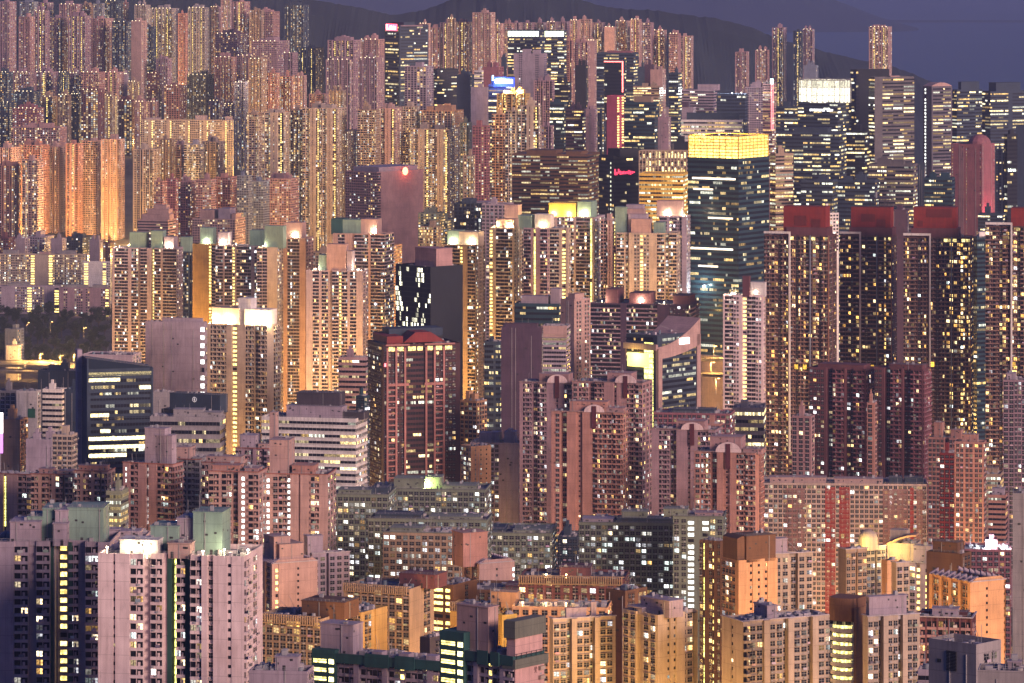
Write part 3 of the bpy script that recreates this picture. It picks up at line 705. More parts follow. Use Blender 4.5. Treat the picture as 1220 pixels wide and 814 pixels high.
def white_crown(B):
    # drum of translucent glazing lit from inside
    cx_, cy_ = 0, 0; r1, r2 = B.a / 2 * 1.02, B.b / 2 * 1.02
    z0 = B.zr + .1; z1 = zl(B, 96); n = 28; q = MB(); fr = MB()
    rad = min(PX(1017, B.d) - PX(953, B.d), 60) / 2
    for i in range(n):
        a0, a1 = 2 * math.pi * i / n, 2 * math.pi * (i + 1) / n
        for k in range(3):
            za, zb = lerp(z0, z1, k / 3) + .25, lerp(z0, z1, (k + 1) / 3) - .25
            e = 2.1 if k < 2 else 1.1
            p = [(rad * math.cos(t) * .98, rad * math.sin(t) * .98 * .8) for t in (a0 + .02, a1 - .02)]
            q.quads([(p[0][0], p[0][1], za), (p[1][0], p[1][1], za), (p[1][0], p[1][1], zb), (p[0][0], p[0][1], zb)], np.array((1, .93, .68)) * e * (.6 + .4 * ((i * 7) % 5) / 4))
        c_, s_ = math.cos(a0) * rad * 1.01, math.sin(a0) * rad * 1.01 * .8
        fr.box(c_ - .22, c_ + .22, s_ - .22, s_ + .22, z0, z1)
        c2, s2 = math.cos(a1) * rad, math.sin(a1) * rad * .8
        for k in range(3): fr.tube((c_, s_, lerp(z0, z1, k / 3)), (c2, s2, lerp(z0, z1, k / 3)), .22, 4)
        fr.tube((c_, s_, z1), (c2, s2, z1), .4, 4)
        if i % 2: fr.tube((c_, s_, z1), (c2, s2, z1 + 2.2), .14, 4); fr.tube((c2, s2, z1 + 2.2), (c2, s2, z1), .14, 4)
    o = q.build('crown_glazing', M_PANE, B.root, None, True); fr.build('frame', wall(C['grey']), o)
    q = MB(); z = zl(B, 133); u0, u1 = u_of(B, 966), u_of(B, 996); r = random.Random(1); q2 = [(f, f + .018, .1, .9) for f in []]
    x = u0
    while x < u1 - 4:
        w_ = r.uniform(1.2, 2.2)
        if abs((x - u0) / (u1 - u0) - .6) > .04:
            q.box(x, x + w_ * .45, -B.b / 2 - .6, -B.b / 2 - .1, z, z + 2.4); q.box(x + w_ * .45, x + w_ * .8, -B.b / 2 - .6, -B.b / 2 - .1, z + r.choice((0, 1, 1.9)), z + 2.4)
        x += w_
    q.build('sign', glow('white_sign_glow', (.92, .97, 1), 2.2), B.root)
def beacon_strip(B):
    u = B.a / 2; z = zl(B, 155)
    add(B, 'red_light_strip', glow('red_strip', (1, .16, .18), 2.2), (u - 1.4, u - .6, -B.b / 2 - .7, -B.b / 2 - .1, z, B.hgt)); add(B, 'red_light_strip', glow('red_strip', (1, .16, .18), 2.2), (u + .4, u + 1.2, -B.b / 2 + .3, -B.b / 2 + 1, z, B.hgt))
    add(B, 'beacon', glow('teal_beacon', (.4, 1, .9), 6), (u - 2, u + 1, -B.b / 2 - .5, -B.b / 2 + 1.5, B.hgt, B.hgt + 6))
def curved_top(B):
    q = MB(); n = 10; v0, v1 = -B.b / 2, B.b / 2
    for i in range(n):
        a, b_ = i / n, (i + 1) / n; za, zb = B.hgt + 7 * math.sin(a * 2.2 + .5) - 3, B.hgt + 7 * math.sin(b_ * 2.2 + .5) - 3
        q.hexa([(-B.a / 2, lerp(v0, v1, a), B.hgt), (B.a / 2, lerp(v0, v1, a), B.hgt), (B.a / 2, lerp(v0, v1, b_), B.hgt), (-B.a / 2, lerp(v0, v1, b_), B.hgt)],
               [(-B.a / 2, lerp(v0, v1, a), za), (B.a / 2, lerp(v0, v1, a), za), (B.a / 2, lerp(v0, v1, b_), zb), (-B.a / 2, lerp(v0, v1, b_), zb)])
    q.build('curved_crown', wall(C['pink']), B.root)
def dome_roof(B):
    q = MB(); n, m = 14, 5; r = (PX(1186, B.d) - PX(1158, B.d)) / 2; u = u_of(B, 1158)
    z0 = B.zr; hh = zl(B, 161) - z0
    for j in range(m):
        t0, t1 = j / m * math.pi / 2, (j + 1) / m * math.pi / 2
        for i in range(n):
            a0, a1 = 2 * math.pi * i / n, 2 * math.pi * (i + 1) / n
            q.quads([(u + r * math.cos(a) * math.cos(t), 4 + r * math.sin(a) * math.cos(t), z0 + hh * math.sin(t)) for a, t in ((a0, t0), (a1, t0), (a1, t1), (a0, t1))])
    q.build('dome', wall(C['wine']), B.root)
    lamp_light((B.a / 2 + 11, -B.b / 2 + 6, zl(B, 262)), 26000, (1, .10, .14), 3, B.root)
def green_sign(B):
    sign_front(B, 1200, 1212, 200, 205, wall(C['black']), 'sign', (glow('green_white_letters', (.75, 1, .8), 2.5), strokes(7, None, .1, .8, (0, 2))), side=True)
def gold_crown(B):
    # open frame of lit louvres round the roof
    z0 = B.zr + .4; z1 = zl(B, 163); q = MB(); g = MB(); gl = MB(); a, b_ = B.a / 2 - .6, B.b / 2 - .6; r = random.Random(9)
    for k in range(8):
        z = lerp(z0, z1, k / 7)
        q.box(-a, a, -b_ - .4, -b_, z - .32, z + .32); q.box(a, a + .4, -b_, b_, z - .32, z + .32); q.box(-a - .4, -a, -b_, b_, z - .32, z + .32); q.box(-a, a, b_, b_ + .4, z - .32, z + .32)
    for k in range(9):
        x = lerp(-a, a, k / 8); q.box(x - .25, x + .25, -b_ - .5, -b_ - .1, z0, z1); y = lerp(-b_, b_, k / 8); q.box(a + .1, a + .5, y - .25, y + .25, z0, z1)
    for k in range(12):
        for j in range(7):
            e = np.array((1, .62, .13)) * (3.4 if j < 3 else 2.2) * r.uniform(.8, 1.2)
            za, zb = lerp(z0, z1, j / 7) + .4, lerp(z0, z1, (j + 1) / 7) - .4
            gl.quads([(lerp(-a, a, k / 12), -b_ + .6, za), (lerp(-a, a, (k + 1) / 12), -b_ + .6, za), (lerp(-a, a, (k + 1) / 12), -b_ + .6, zb), (lerp(-a, a, k / 12), -b_ + .6, zb)], e)
            gl.quads([(a - .6, lerp(-b_, b_, k / 12), za), (a - .6, lerp(-b_, b_, (k + 1) / 12), za), (a - .6, lerp(-b_, b_, (k + 1) / 12), zb), (a - .6, lerp(-b_, b_, k / 12), zb)], e * .9)
    o = q.build('crown_louvre', wall(C['gold']), B.root); gl.build('lit_panel', M_PANE, o, None, True)
    lamp_light((-4, -b_ * .3, z1 + 5), 120000, (1, .7, .2), 3, B.root)
    for k in range(5):      # full-width lit floors
        py = (215, 299, 228, 262, 320)[k]; z = zl(B, py); f0, f1 = ((.08, .95), (.05, .9), (.1, .5), (.4, .9), (.2, .6))[k]
        add(B, 'lit_floor', glow('lit_floor_glow', (1, .84, .58), 2.2 if k < 2 else 1.2), (lerp(-a, a, f0), lerp(-a, a, f1), -B.b / 2 - .25, -B.b / 2 - .06, z, z + 1.5))
    add(B, 'podium', wall(C['tan']), (-a - 3, a + 3, -B.b / 2 - 6, -B.b / 2 - .1, 0, zl(B, 425)))
    lamp_light((-a * .3, -B.b / 2 - 22, zl(B, 372)), 9000, (1, .62, .15), 2, B.root)
    add(B, 'floodlight', glow('white_flood', (.85, 1, 1), 30), (-a * .35, -a * .35 + 1.6, -B.b / 2 - 2.4, -B.b / 2 - 1, zl(B, 344), zl(B, 342)))
    lamp_light((-a * .35, -B.b / 2 - 10, zl(B, 343)), 9000, (.7, 1, 1), 1, B.root)
def red_disc(B):
    q = MB(); v = sv(B, 481.5); z = zl(B, 206); r = 4.2; n = 20; x = B.a / 2
    for i in range(0, n):
        a0, a1 = 2 * math.pi * i / n, 2 * math.pi * (i + 1) / n
        q.quads([(x + .6, v, z), (x + .6, v + r * math.cos(a0), z + r * math.sin(a0)), (x + .6, v + r * math.cos((a0 + a1) / 2), z + r * math.sin((a0 + a1) / 2)), (x + .6, v + r * math.cos(a1), z + r * math.sin(a1))])
        q.quads([(x + .05, v + r * math.cos(a0), z + r * math.sin(a0)), (x + .05, v + r * math.cos(a1), z + r * math.sin(a1)), (x + .6, v + r * math.cos(a1), z + r * math.sin(a1)), (x + .6, v + r * math.cos(a0), z + r * math.sin(a0))])
    q.build('lit_disc', glow('red_disc_glow', (1, .16, .06), 5), B.root)
    lamp_light((x + 8, v, z), 4500, (1, .15, .06), 1, B.root)
    g = MB()
    for k in range(22): zz = B.hgt - 3 - k * 3.6; g.box(x + .02, x + .14, -B.b / 2 + 2.8, B.b / 2, zz, zz + .12)
    g.build('wall_groove', wall(C['mauve']), B.root)
def blank_top(B, hpx, col):
    h_ = hpx * .38 * B.d / F; add(B, 'fascia', wall(C[col]), (-B.a / 2 - .3, B.a / 2 + .3, -B.b / 2 - .7, -B.b / 2 - .1, B.hgt - h_, B.hgt + .4), (-B.a / 2 - .3, B.a / 2 + .3, -B.b / 2 - .7, -B.b / 2 - .1, B.hgt - h_ - 1.5, B.hgt - h_ - .2))
def swoosh(B):
    # white cap sweeping up to the right over the glass
    q = MB(); x = B.a / 2; n = 14
    for i in range(n):
        t0, t1 = i / n, (i + 1) / n; v0, v1 = lerp(-B.b / 2, B.b / 2, t0), lerp(-B.b / 2, B.b / 2, t1)
        f = lambda t: B.hgt - 8 + 15 * t * t + 2 * t; g = lambda t: B.hgt - 16 + 7 * t * t
        q.hexa([(-x - .5, v0, g(t0)), (x + .8, v0, g(t0)), (x + .8, v1, g(t1)), (-x - .5, v1, g(t1))], [(-x - .5, v0, f(t0)), (x + .8, v0, f(t0)), (x + .8, v1, f(t1)), (-x - .5, v1, f(t1))])
    q.box(-x - .8, x + .8, -B.b / 2 - 2.4, -B.b / 2 - .1, B.hgt - 10, B.hgt - 6)
    q.box(x + .1, x + 2.4, -B.b / 2 - 1.6, -B.b / 2 + 2.6, 0, B.hgt - 9)
    q.box(x + .05, x + .8, B.b / 2 - 3.5, B.b / 2 + .5, 0, B.hgt - 2)
    o = q.build('swept_cap', wall(C['pink']), B.root)
    g2 = MB(); z = B.hgt - 1; v0, v1 = lerp(-B.b / 2, B.b / 2, .50), lerp(-B.b / 2, B.b / 2, .73)
    g2.box(x + .85, x + 1.2, v0, v1, z - 6.5, z - 2.5); g2.build('sign', glow('white_box_sign', (1, .97, .88), 6), B.root)
    g3 = MB(); g3.box(-x * .9, x * .5, -B.b / 2 - .5, -B.b / 2 - .1, B.hgt - 22, B.hgt - 12.5); g3.build('atrium_glazing', glow('atrium_glow', (1, .72, .10), 1.9), B.root)
    lamp_light((-4, -B.b / 2 - 6, B.hgt - 15), 5000, (1, .75, .15), 1.5, B.root)
def helipad(B):
    q = MB(); n = 18; u = u_of(B, 1043); z = zl(B, 238); r = 10.5; yy = B.b * .05
    for i in range(n):
        a0, a1 = 2 * math.pi * i / n, 2 * math.pi * (i + 1) / n; c = lambda a, s=1: (u + r * s * math.cos(a), yy + r * s * math.sin(a))
        q.quads([(u, yy, z + .5), (*c(a0), z + .5), (*c((a0 + a1) / 2), z + .5), (*c(a1), z + .5)]); q.quads([(*c(a0), z), (*c(a1), z), (*c(a1), z + .5), (*c(a0), z + .5)]); q.quads([(u, yy, z), (*c(a1), z), (*c((a0 + a1) / 2), z), (*c(a0), z)])
    zb = zl(B, 248)
    for a in range(6): q.tube((u + 6 * math.cos(a), yy + 4 * math.sin(a), zb - .5), (u + 8 * math.cos(a), yy + 8 * math.sin(a), z), .3, 5)
    for a in range(12): q.tube((u + r * math.cos(a * .5236), yy + r * math.sin(a * .5236), z + .5), (u + r * math.cos(a * .5236), yy + r * math.sin(a * .5236), z + 2), .12, 4)
    q.build('helipad', wall(C['dark']), B.root)
    g = MB(); g.box(u - 1.6, u - .6, yy - 2, yy - 1, z + .5, z + 5); g.build('mast', M_STEEL, B.root)
def granite(B):
    x = B.a / 2; q = MB(); m = B.m; V = lambda px: sv(B, px)
    ribs = [461, 471.5, 482, 507, 517, 528]
    for px in ribs: q.box(x + .05, x + 1.3, V(px) - .6, V(px) + .6, 0, B.hgt - 2)
    for py in (459, ): q.box(x + .05, x + 1.25, V(461) + .6, V(486.5), zl(B, py) - .8, zl(B, py) + .8); q.box(x + .05, x + 1.25, V(505), V(528) - .6, zl(B, py) - .8, zl(B, py) + .8)
    for k in range(34):
        z = zl(B, 466) - k * 3.6
        if z < 2: break
        for a_, b_ in ((461, 471.5), (517, 528)): q.box(x + .05, x + 1.0, V(a_) + .6, V(b_) - .6, z, z + .9)
    q.box(x + .05, x + 1.4, V(459), V(487), zl(B, 412.5), zl(B, 410.5)); q.box(x + .05, x + 1.4, V(505), V(541), zl(B, 412.5), zl(B, 410.5))
    q.build('granite_rib', wall((.44, .20, .18)), B.root)
    # glazed gable with red roof
    g = MB(); va, vb, vm = V(480), V(530), V(503); z0, z1 = zl(B, 409), zl(B, 397)
    g.hexa([(-x, va, z0), (x + 1, va, z0), (x + 1, vb, z0), (-x, vb, z0)], [(-x, V(494), z1), (x + 1, V(494), z1), (x + 1, V(512), z1), (-x, V(512), z1)])
    g.box(-x * .8, x, V(448) if False else V(461), V(480), z0 - .5, z0 + 4); g.build('red_gable_roof', wall((.24, .035, .035)), B.root)
    g = MB(); g.box(-x * .8, x * .1, V(472), V(536), z1 - 4, z1 + 1.0); g.build('plant_room', wall(C['slate']), B.root)
    g = MB(); g.box(x + .1, x + .8, V(457.5), V(461), zl(B, 437), zl(B, 433)); g.build('sign', glow('small_red_sign', (1, .05, .08), 2.5), B.root)
    rl = MB()
    for a_, b_ in ((463, 470), (473, 480.5), (486, 495), (497, 503), (509, 515), (519, 526), (530, 538)): rl.box(x + .06, x + .35, V(a_), V(b_), zl(B, 419), zl(B, 414), np.array((1, .72, .25)) * 1.6)
    rl.build('window', M_PANE, B.root, 'stuff', True)
def slant_top(B):
    x = B.a / 2; y0, y1 = -B.b / 2, B.b / 2; zt = B.hgt; q = MB(); zl0 = zl(B, 427)
    q.hexa([(-x, y0, zt), (x, y0, zt), (x, y1, zt), (-x, y1, zt)], [(-x, y0, zl0), (x, y0, zl0), (x, y1, zt + .4), (-x, y1, zt + .4)])
    q.build('slanted_glass_roof', plain('dark_glass', (.02, .03, .05), .15), B.root)
    g = MB(); g.box(-x - 6, -x + 1, y0 - 3, y0 - .1, 0, zl(B, 420)); g.build('concrete_core', wall(C['lav']), B.root)
    f = MB(); r = random.Random(3)
    for py, a, b_, e in ((448, .02, .98, .4), (455, .02, .5, 2.2), (465, .8, .97, 3), (497, .05, .33, 2.2), (516, .2, .35, 2.6), (525, -.1, .9, 3.0), (535, -.1, .95, 2.6), (545, -.1, .6, 3)):
        z = zl(B, py); f.box(x + .06, x + .3, lerp(y0, y1, max(a, .01)), lerp(y0, y1, b_), z - .2, z + 1.9, np.array((1, .80, .38)) * e)
    f.build('window', M_PANE, B.root, 'stuff', True)
    e = MB(); e.box(x + .05, x + .7, y1 - .8, y1 + .3, 0, zt); e.box(x + .05, x + .7, y0 - .3, y0 + .8, 0, zl0); 
    for k in range(16): z = zt - 4 - k * 5.2; e.box(x + .05, x + .45, y0 + .8, y1 - .8, z, z + .45)
    e.build('facade_frame', wall(C['slate']), B.root)
def emblem(B):
    q = MB(); n = 20; u = u_of(B, 231); z = zl(B, 477); r = 1.55; y = -B.b / 2 + B.b * .02 - .35
    for i in range(n):
        a0, a1 = 2 * math.pi * i / n, 2 * math.pi * (i + 1) / n
        q.quads([(u + r * k * math.cos(a), y, z + r * k * math.sin(a)) for a, k in ((a0, 1), (a1, 1), (a1, .78), (a0, .78))])
    q.box(u - .18, u + .18, y - .1, y, z - .9, z + .9); q.box(u - .6, u + .1, y - .1, y - .02, z - .1, z + .25); q.box(u + .2, u + .6, y - .1, y - .02, z - .5, z - .2)
    q.build('emblem', glow('pale_emblem', (.7, .72, .8), .35), B.root)
    add(B, 'lit_corner', glow('corner_glow', (.75, 1, .7), 3), (B.a / 2 - 3.4, B.a / 2 + .4, -B.b / 2 - .6, -B.b / 2 - .05, zl(B, 500), zl(B, 497)))
def green_panel(B): add(B, 'green_panel', wall((.03, .16, .10)), (u_of(B, 33), u_of(B, 42), -B.b / 2 - .3, -B.b / 2 - .05, zl(B, 498), zl(B, 487)))
def arch_fin(B, px0, px1, py):
    """arched parapet wall standing on the roof edge, with a dark slot in its middle"""
    u0, u1 = u_of(B, px0), u_of(B, px1); z0 = B.hgt + .02; z1 = zl(B, py - 4); y = -B.b / 2; q = MB(); n = 12; r = (u1 - u0) / 2; c = (u0 + u1) / 2
    for i in range(n):
        t0, t1 = math.pi * (1 - i / n), math.pi * (1 - (i + 1) / n)
        xa, xb = c + r * math.cos(t0), c + r * math.cos(t1); za, zb = z0 + (z1 - z0) * math.sin(t0), z0 + (z1 - z0) * math.sin(t1)
        q.hexa([(xa, y - .5, z0), (xb, y - .5, z0), (xb, y + .3, z0), (xa, y + .3, z0)], [(xa, y - .5, za + .05), (xb, y - .5, zb + .05), (xb, y + .3, zb + .05), (xa, y + .3, za + .05)])
    q.build('arched_parapet', wall(C['blush']), B.root)
    s = MB(); s.box(c - 1.3, c + 1.3, y - .8, y - .52, B.hgt - 9, z1 - .8); s.build('dark_slot', wall((.10, .02, .03)), B.root)
    f = MB()
    for k in range(40):
        z = B.hgt - 12 - k * 5.7
        if z < 1: break
        f.box(c - 1.9, c + 1.9, y - .55, y - .15, z, z + .3)
    f.build('balcony_rail', wall(C['rose']), B.root, 'stuff')
def red_panels(B):
    q = MB()
    for a_, b_ in ((905, 912), (983.5, 996), (1000, 1013), (1084, 1089)):
        u0, u1 = max(-B.a / 2, u_of(B, a_)), u_of(B, b_)
        q.box(u0 + .1, u1 - .1, -B.b / 2 - .06, -B.b / 2 - .008, 0, B.hgt - 2)
    q.build('red_panel', wall((.24, .03, .026)), B.root)
    q = MB()
    for a_, b_ in ((935, 960), (1052, 1082), (1092, 1103)): q.box(u_of(B, a_), u_of(B, b_), -B.b / 2 - .05, -B.b / 2 - .008, 0, B.hgt - 3)
    q.build('mauve_panel', wall((.24, .13, .13)), B.root)
def paint_core(B, px0, px1):
    u0, u1 = u_of(B, px0), u_of(B, px1); y = -B.b / 2 + 8
    q = MB(); q.box(u0 - 1.4, u0 - .05, y - 4.5, y - .05, 0, B.hgt - .6); q.box(u1 + .05, u1 + 1.4, y - 4.5, y - .05, 0, B.hgt - .6)
    q.build('green_core_wall', wall((.02, .075, .06)), B.root)
def teal_trim(B, px0, px1, pytop):
    """teal stair tower at the far end, teal roof band along the facade"""
    m = wall(C['teal']); u0, u1 = -B.a / 2, u_of(B, px1); q = MB(); dd = B.d + B.a * math.sin(B.th)
    zt = PZ(pytop, dd) - B.gz
    q.box(u0 - .4, u1, -B.b / 2 - 1.6, B.b / 2 + .3, 0, zt); o = q.build('stair_tower', m, B.root)
    g = MB(); r = random.Random(2); n = int((zt - 4) / 2.8)
    for k in range(n):
        z = zt - 4.2 - k * 2.8; w_ = u1 - u0
        g.box(u0 + .3, u0 + w_ * .62, -B.b / 2 - 1.72, -B.b / 2 - 1.62, z, z + .55, np.array((1, .78, .25)) * 2.6)
        g.box(u0 + .3, u0 + w_ * .62, -B.b / 2 - 1.72, -B.b / 2 - 1.62, z + .75, z + 1.2, np.array((1, .78, .25)) * 2.0)
        g.box(u0 + w_ * .74, u0 + w_ * .96, -B.b / 2 - 1.72, -B.b / 2 - 1.62, z - .2, z + 1.3, np.array((1, .85, .35)) * 3.2)
    g.build('stair_window', M_PANE, o, None, True)
    t = MB(); h = B.hgt; t.box(u1 + .05, B.a / 2 + .1, -B.b / 2 - 1.3, -B.b / 2 - .82, h - 2.4, h + .6); t.box(B.a / 2 + .02, B.a / 2 + .4, -B.b / 2 - 1.3, B.b / 2, h - 1.9, h + .5)
    for f0, f1 in ((.28, .5), (.56, .74)): t.box(lerp(u1, B.a / 2, f0), lerp(u1, B.a / 2, f1), -B.b / 2 - 1.7, -B.b / 2 - 1.32, h - 2.9, h + 1.3)
    t.build('roof_band', m, B.root)
    p = MB()
    for f in (.3, .55, .8): p.box(lerp(u1, B.a / 2, f), lerp(u1, B.a / 2, f + .09), -B.b / 2 + 2, -B.b / 2 + 6, B.zr + .05, B.zr + 2.6)
    p.build('roof_hut', wall(C['lav']), B.root)
def pink_end(B):
    x = B.a / 2; v0, v1 = -B.b / 2, B.b / 2; h = B.hgt
    p = MB(); p.box(x + .02, x + .35, v0 - .1, v1, 0, h - 2); p.build('pink_end_wall', wall((.62, .38, .36)), B.root)
    t = MB(); z = zl(B, 740); t.box(x - 3.4, x + .9, v0 - .9, v1 + .2, z - 5.2, z); t.box(x - 3.8, x + 1.2, v0 - 1.2, v1 + 1.2, h - 3.2, h - .4)
    t.build('olive_roof_box', wall((.15, .16, .13)), B.root)
    c = MB(); c.box(x - 3.0, x + .2, v0 + .1, v1 - .6, h - .4, z - 5.2); c.build('pink_loggia', wall((.60, .37, .35)), B.root)
    r = MB()
    for zz in (h + .3, h + 1.1): r.box(x + .75, x + .85, v0, v0 + (v1 - v0) * .9, zz, zz + .12)
    for k in range(6): v = lerp(v0, v1, k * .17); r.box(x + .72, x + .88, v, v + .12, h - .3, h + 1.3)
    r.build('railing', M_DARK, B.root)
    vm = lerp(v0, v1, .70); q = MB(); n = 20; zc = zl(B, 790.5)
    for i in range(n):
        a0, a1 = 2 * math.pi * i / n, 2 * math.pi * (i + 1) / n
        q.quads([(x + .40, vm + .85 * k * math.cos(a), zc + .85 * k * math.sin(a)) for a, k in ((a0, .5), (a1, .5), (a1, 1), (a0, 1))])
    q.build('red_ring_emblem', plain('red_paint', (.5, .03, .03), .5), B.root)
    g = MB(); zc = zl(B, 803); X0 = x + .37; dk = plain('brown_lettering', (.12, .05, .05), .6)
    for (a, b_, c_, d_) in ((-.75, .75, .45, .6), (-.9, .9, .05, .2), (-.07, .07, .0, .95), (-.5, -.36, .2, .9), (.36, .5, .2, .9), (-.6, .6, -.35, -.2), (-.07, .07, -.55, 0), (-.7, -.2, -.9, -.75), (.2, .7, -.9, -.75), (-.35, .35, -.65, -.5)):
        g.box(X0, X0 + .06, vm + a, vm + b_, zc + c_, zc + d_)
    g.build('lettering', dk, B.root)
    k = MB()
    for i in range(14):
        z = h - 5 - i * 2.8; k.box(x + .36, x + 1.3, v1 - 2.9, v1 - .5, z, z + 1.1)
    k.build('balcony', wall(C['cream']), B.root, 'stuff')
def brown_cap(B, px0, px1, py):
    v0, v1 = sv(B, max(px0, B.xs)), sv(B, px1); z1 = zl(B, py); q = MB(); n = 8; x = B.a / 2
    for i in range(n):
        t0, t1 = i / n, (i + 1) / n; f = lambda t: lerp(B.zr + 4.0, z1, max(0, math.sin(math.pi * min(1, .28 + t * .72))) ** .6)
        q.hexa([(-x + .5, lerp(v0, v1, t0), B.zr), (x - 1, lerp(v0, v1, t0), B.zr), (x - 1, lerp(v0, v1, t1), B.zr), (-x + .5, lerp(v0, v1, t1), B.zr)],
               [(-x + .5, lerp(v0, v1, t0), f(t0)), (x - 1, lerp(v0, v1, t0), f(t0)), (x - 1, lerp(v0, v1, t1), f(t1)), (-x + .5, lerp(v0, v1, t1), f(t1))])
    q.build('curved_cap', wall(C['brown']), B.root)
    g = MB(); g.box(x - .9, x - .2, lerp(v0, v1, .42), lerp(v0, v1, .85), B.zr, B.zr + 4); g.build('lift_house', wall(C['pink']), B.root)
def stair_drum(B):
    q = MB(); x0, x1 = -B.a / 2 - .2, B.a / 2 + .3; y = -B.b / 2; cap = MB(); bal = MB(); g = MB(); n = 8; c = 0; r = B.a / 2 * .92
    zt = zl(B, 713)
    def ring(rr, a): return (c + rr * math.cos(a), y - 0.2 + rr * .55 * math.sin(a))
    for i in range(n):
        a0, a1 = math.pi + math.pi * i / n, math.pi + math.pi * (i + 1) / n; p, s = ring(r * 1.05, a0), ring(r * 1.05, a1)
        cap.quads([(*p, B.hgt - 1.5), (*s, B.hgt - 1.5), (*s, zt), (*p, zt)])
        cap.quads([(c, y, zt), (*p, zt), (*ring(r * 1.05, (a0 + a1) / 2), zt), (*s, zt)])
    cap.box(x0, x1, y, B.b / 2, B.hgt + .02, zt); cap.build('brown_cap', wall((.24, .12, .07)), B.root)
    for k in range(16):
        z = B.hgt - 4.2 - k * 2.8
        for i in range(n):
            a0, a1 = math.pi + math.pi * i / n, math.pi + math.pi * (i + 1) / n
            p, s, p2, s2 = ring(r, a0), ring(r, a1), ring(r * .86, a0), ring(r * .86, a1)
            bal.quads([(*p, z - 1.0), (*s, z - 1.0), (*s, z + .15), (*p, z + .15)]); bal.quads([(*p, z + .15), (*s, z + .15), (*s2, z + .15), (*p2, z + .15)]); bal.quads([(*p2, z - 1), (*s2, z - 1), (*s, z - 1), (*p, z - 1)])
            g.quads([(*ring(r * .8, a0), z + .3), (*ring(r * .8, a1 - .08), z + .3), (*ring(r * .8, a1 - .08), z + 1.3), (*ring(r * .8, a0), z + 1.3)], np.array((1, .78, .25)) * (2.4 if i % 3 else 1.2))
    bal.build('curved_balcony', wall(C['white']), B.root, 'stuff'); g.build('lit_landing', M_PANE, B.root, 'stuff', True)
    f = MB(); f.box(B.a / 2 + .05, B.a / 2 + 1, -B.b / 2 - 2.5, B.b / 2, 0, zt - 3); f.build('brown_fin', wall((.30, .16, .09)), B.root)
def fin_roof(B):
    """row of pale roof fins along both long edges, with a gabled end parapet"""
    q = MB(); n = 8; y0, y1 = -B.b / 2, B.b / 2; h = B.hgt
    for i in range(n):
        u = lerp(-B.a / 2 + .5, B.a / 2 - .8, i / (n - 1))
        for (ya, yb) in ((y0 - 1, y0 + 3.2), (y1 - 3.2, y1)):
            s = 1 if ya < 0 else -1; lo, hi = (ya, yb) if s > 0 else (yb, ya)
            q.hexa([(u - .35, min(lo, hi), h), (u + .35, min(lo, hi), h), (u + .35, max(lo, hi), h), (u - .35, max(lo, hi), h)],
                   [(u - .35, min(lo, hi) + (.2 if s > 0 else .0), h + (.4 if s > 0 else 2.2)), (u + .35, min(lo, hi) + (.2 if s > 0 else 0), h + (.4 if s > 0 else 2.2)), (u + .35, max(lo, hi), h + (2.2 if s > 0 else .4)), (u - .35, max(lo, hi), h + (2.2 if s > 0 else .4))])
    q.build('roof_fin', wall(C['lav']), B.root, 'stuff')
    e = MB(); x = B.a / 2; e.hexa([(x - .4, y0, h), (x + .02, y0, h), (x + .02, y1, h), (x - .4, y1, h)], [(x - .4, y0 + 2.2, h + 1.6), (x + .02, y0 + 2.2, h + 1.6), (x + .02, y1 - 2.2, h + 1.6), (x - .4, y1 - 2.2, h + 1.6)]); e.build('gable_parapet', B.wm, B.root)
    t = MB()
    for i in range(4): u = lerp(-B.a / 2 + 2, B.a / 2 - 3, i / 3); t.box(u, u + 1.8, -1.2, 1.4, B.zr + .05, B.zr + 2.0)
    t.build('water_tank', wall(C['blue']), B.root)
def louvre(B):
    q = MB(); y = -B.b / 2; u0, u1 = u_of(B, 1131), u_of(B, 1142); z1, z0 = zl(B, 779), zl(B, 803)
    for k in range(14): z = lerp(z0, z1, k / 14); q.box(u0, u1, y - .3, y - .03, z, z + (z1 - z0) / 14 * .6)
    q.build('louvre', M_DARK, B.root)
    t = MB(); t.tube((u_of(B, 1120), 0, B.zr), (u_of(B, 1120), 0, B.zr + 7), .08, 5); t.build('antenna', M_STEEL, B.root)
    p = MB(); p.box(B.a / 2 - 1, B.a / 2 + .02, B.b / 2 - .2, B.b / 2 + 5, 0, B.hgt - 12); p.build('side_wing', B.wm, B.root)
def lit_dome(B):
    q = MB(); n, m = 16, 5; u, v = 0, sv(B, 1038); r = (PX(1050, B.d) - PX(1027, B.d)) / 2; z0 = B.zr; hh = zl(B, 632) - z0
    for i in range(n):
        a0, a1 = 2 * math.pi * i / n, 2 * math.pi * (i + 1) / n
        q.quads([(u + r * math.cos(a), v + r * math.sin(a), z) for a, z in ((a0, z0), (a1, z0), (a1, z0 + hh * .55), (a0, z0 + hh * .55))])
        for j in range(m):
            t0, t1 = j / m * math.pi / 2, (j + 1) / m * math.pi / 2
            q.quads([(u + r * math.cos(a) * math.cos(t), v + r * math.sin(a) * math.cos(t), z0 + hh * (.55 + .45 * math.sin(t))) for a, t in ((a0, t0), (a1, t0), (a1, t1), (a0, t1))])
    q.build('dome', wall(C['cream']), B.root)
    lamp_light((B.a / 2 + 6, v - 8, z0 + 3), 5500, (1, .72, .22), .6, B.root)
    lamp_light((B.a / 2 + 4, v + 9, z0 + 2), 3000, (1, .72, .22), .6, B.root)
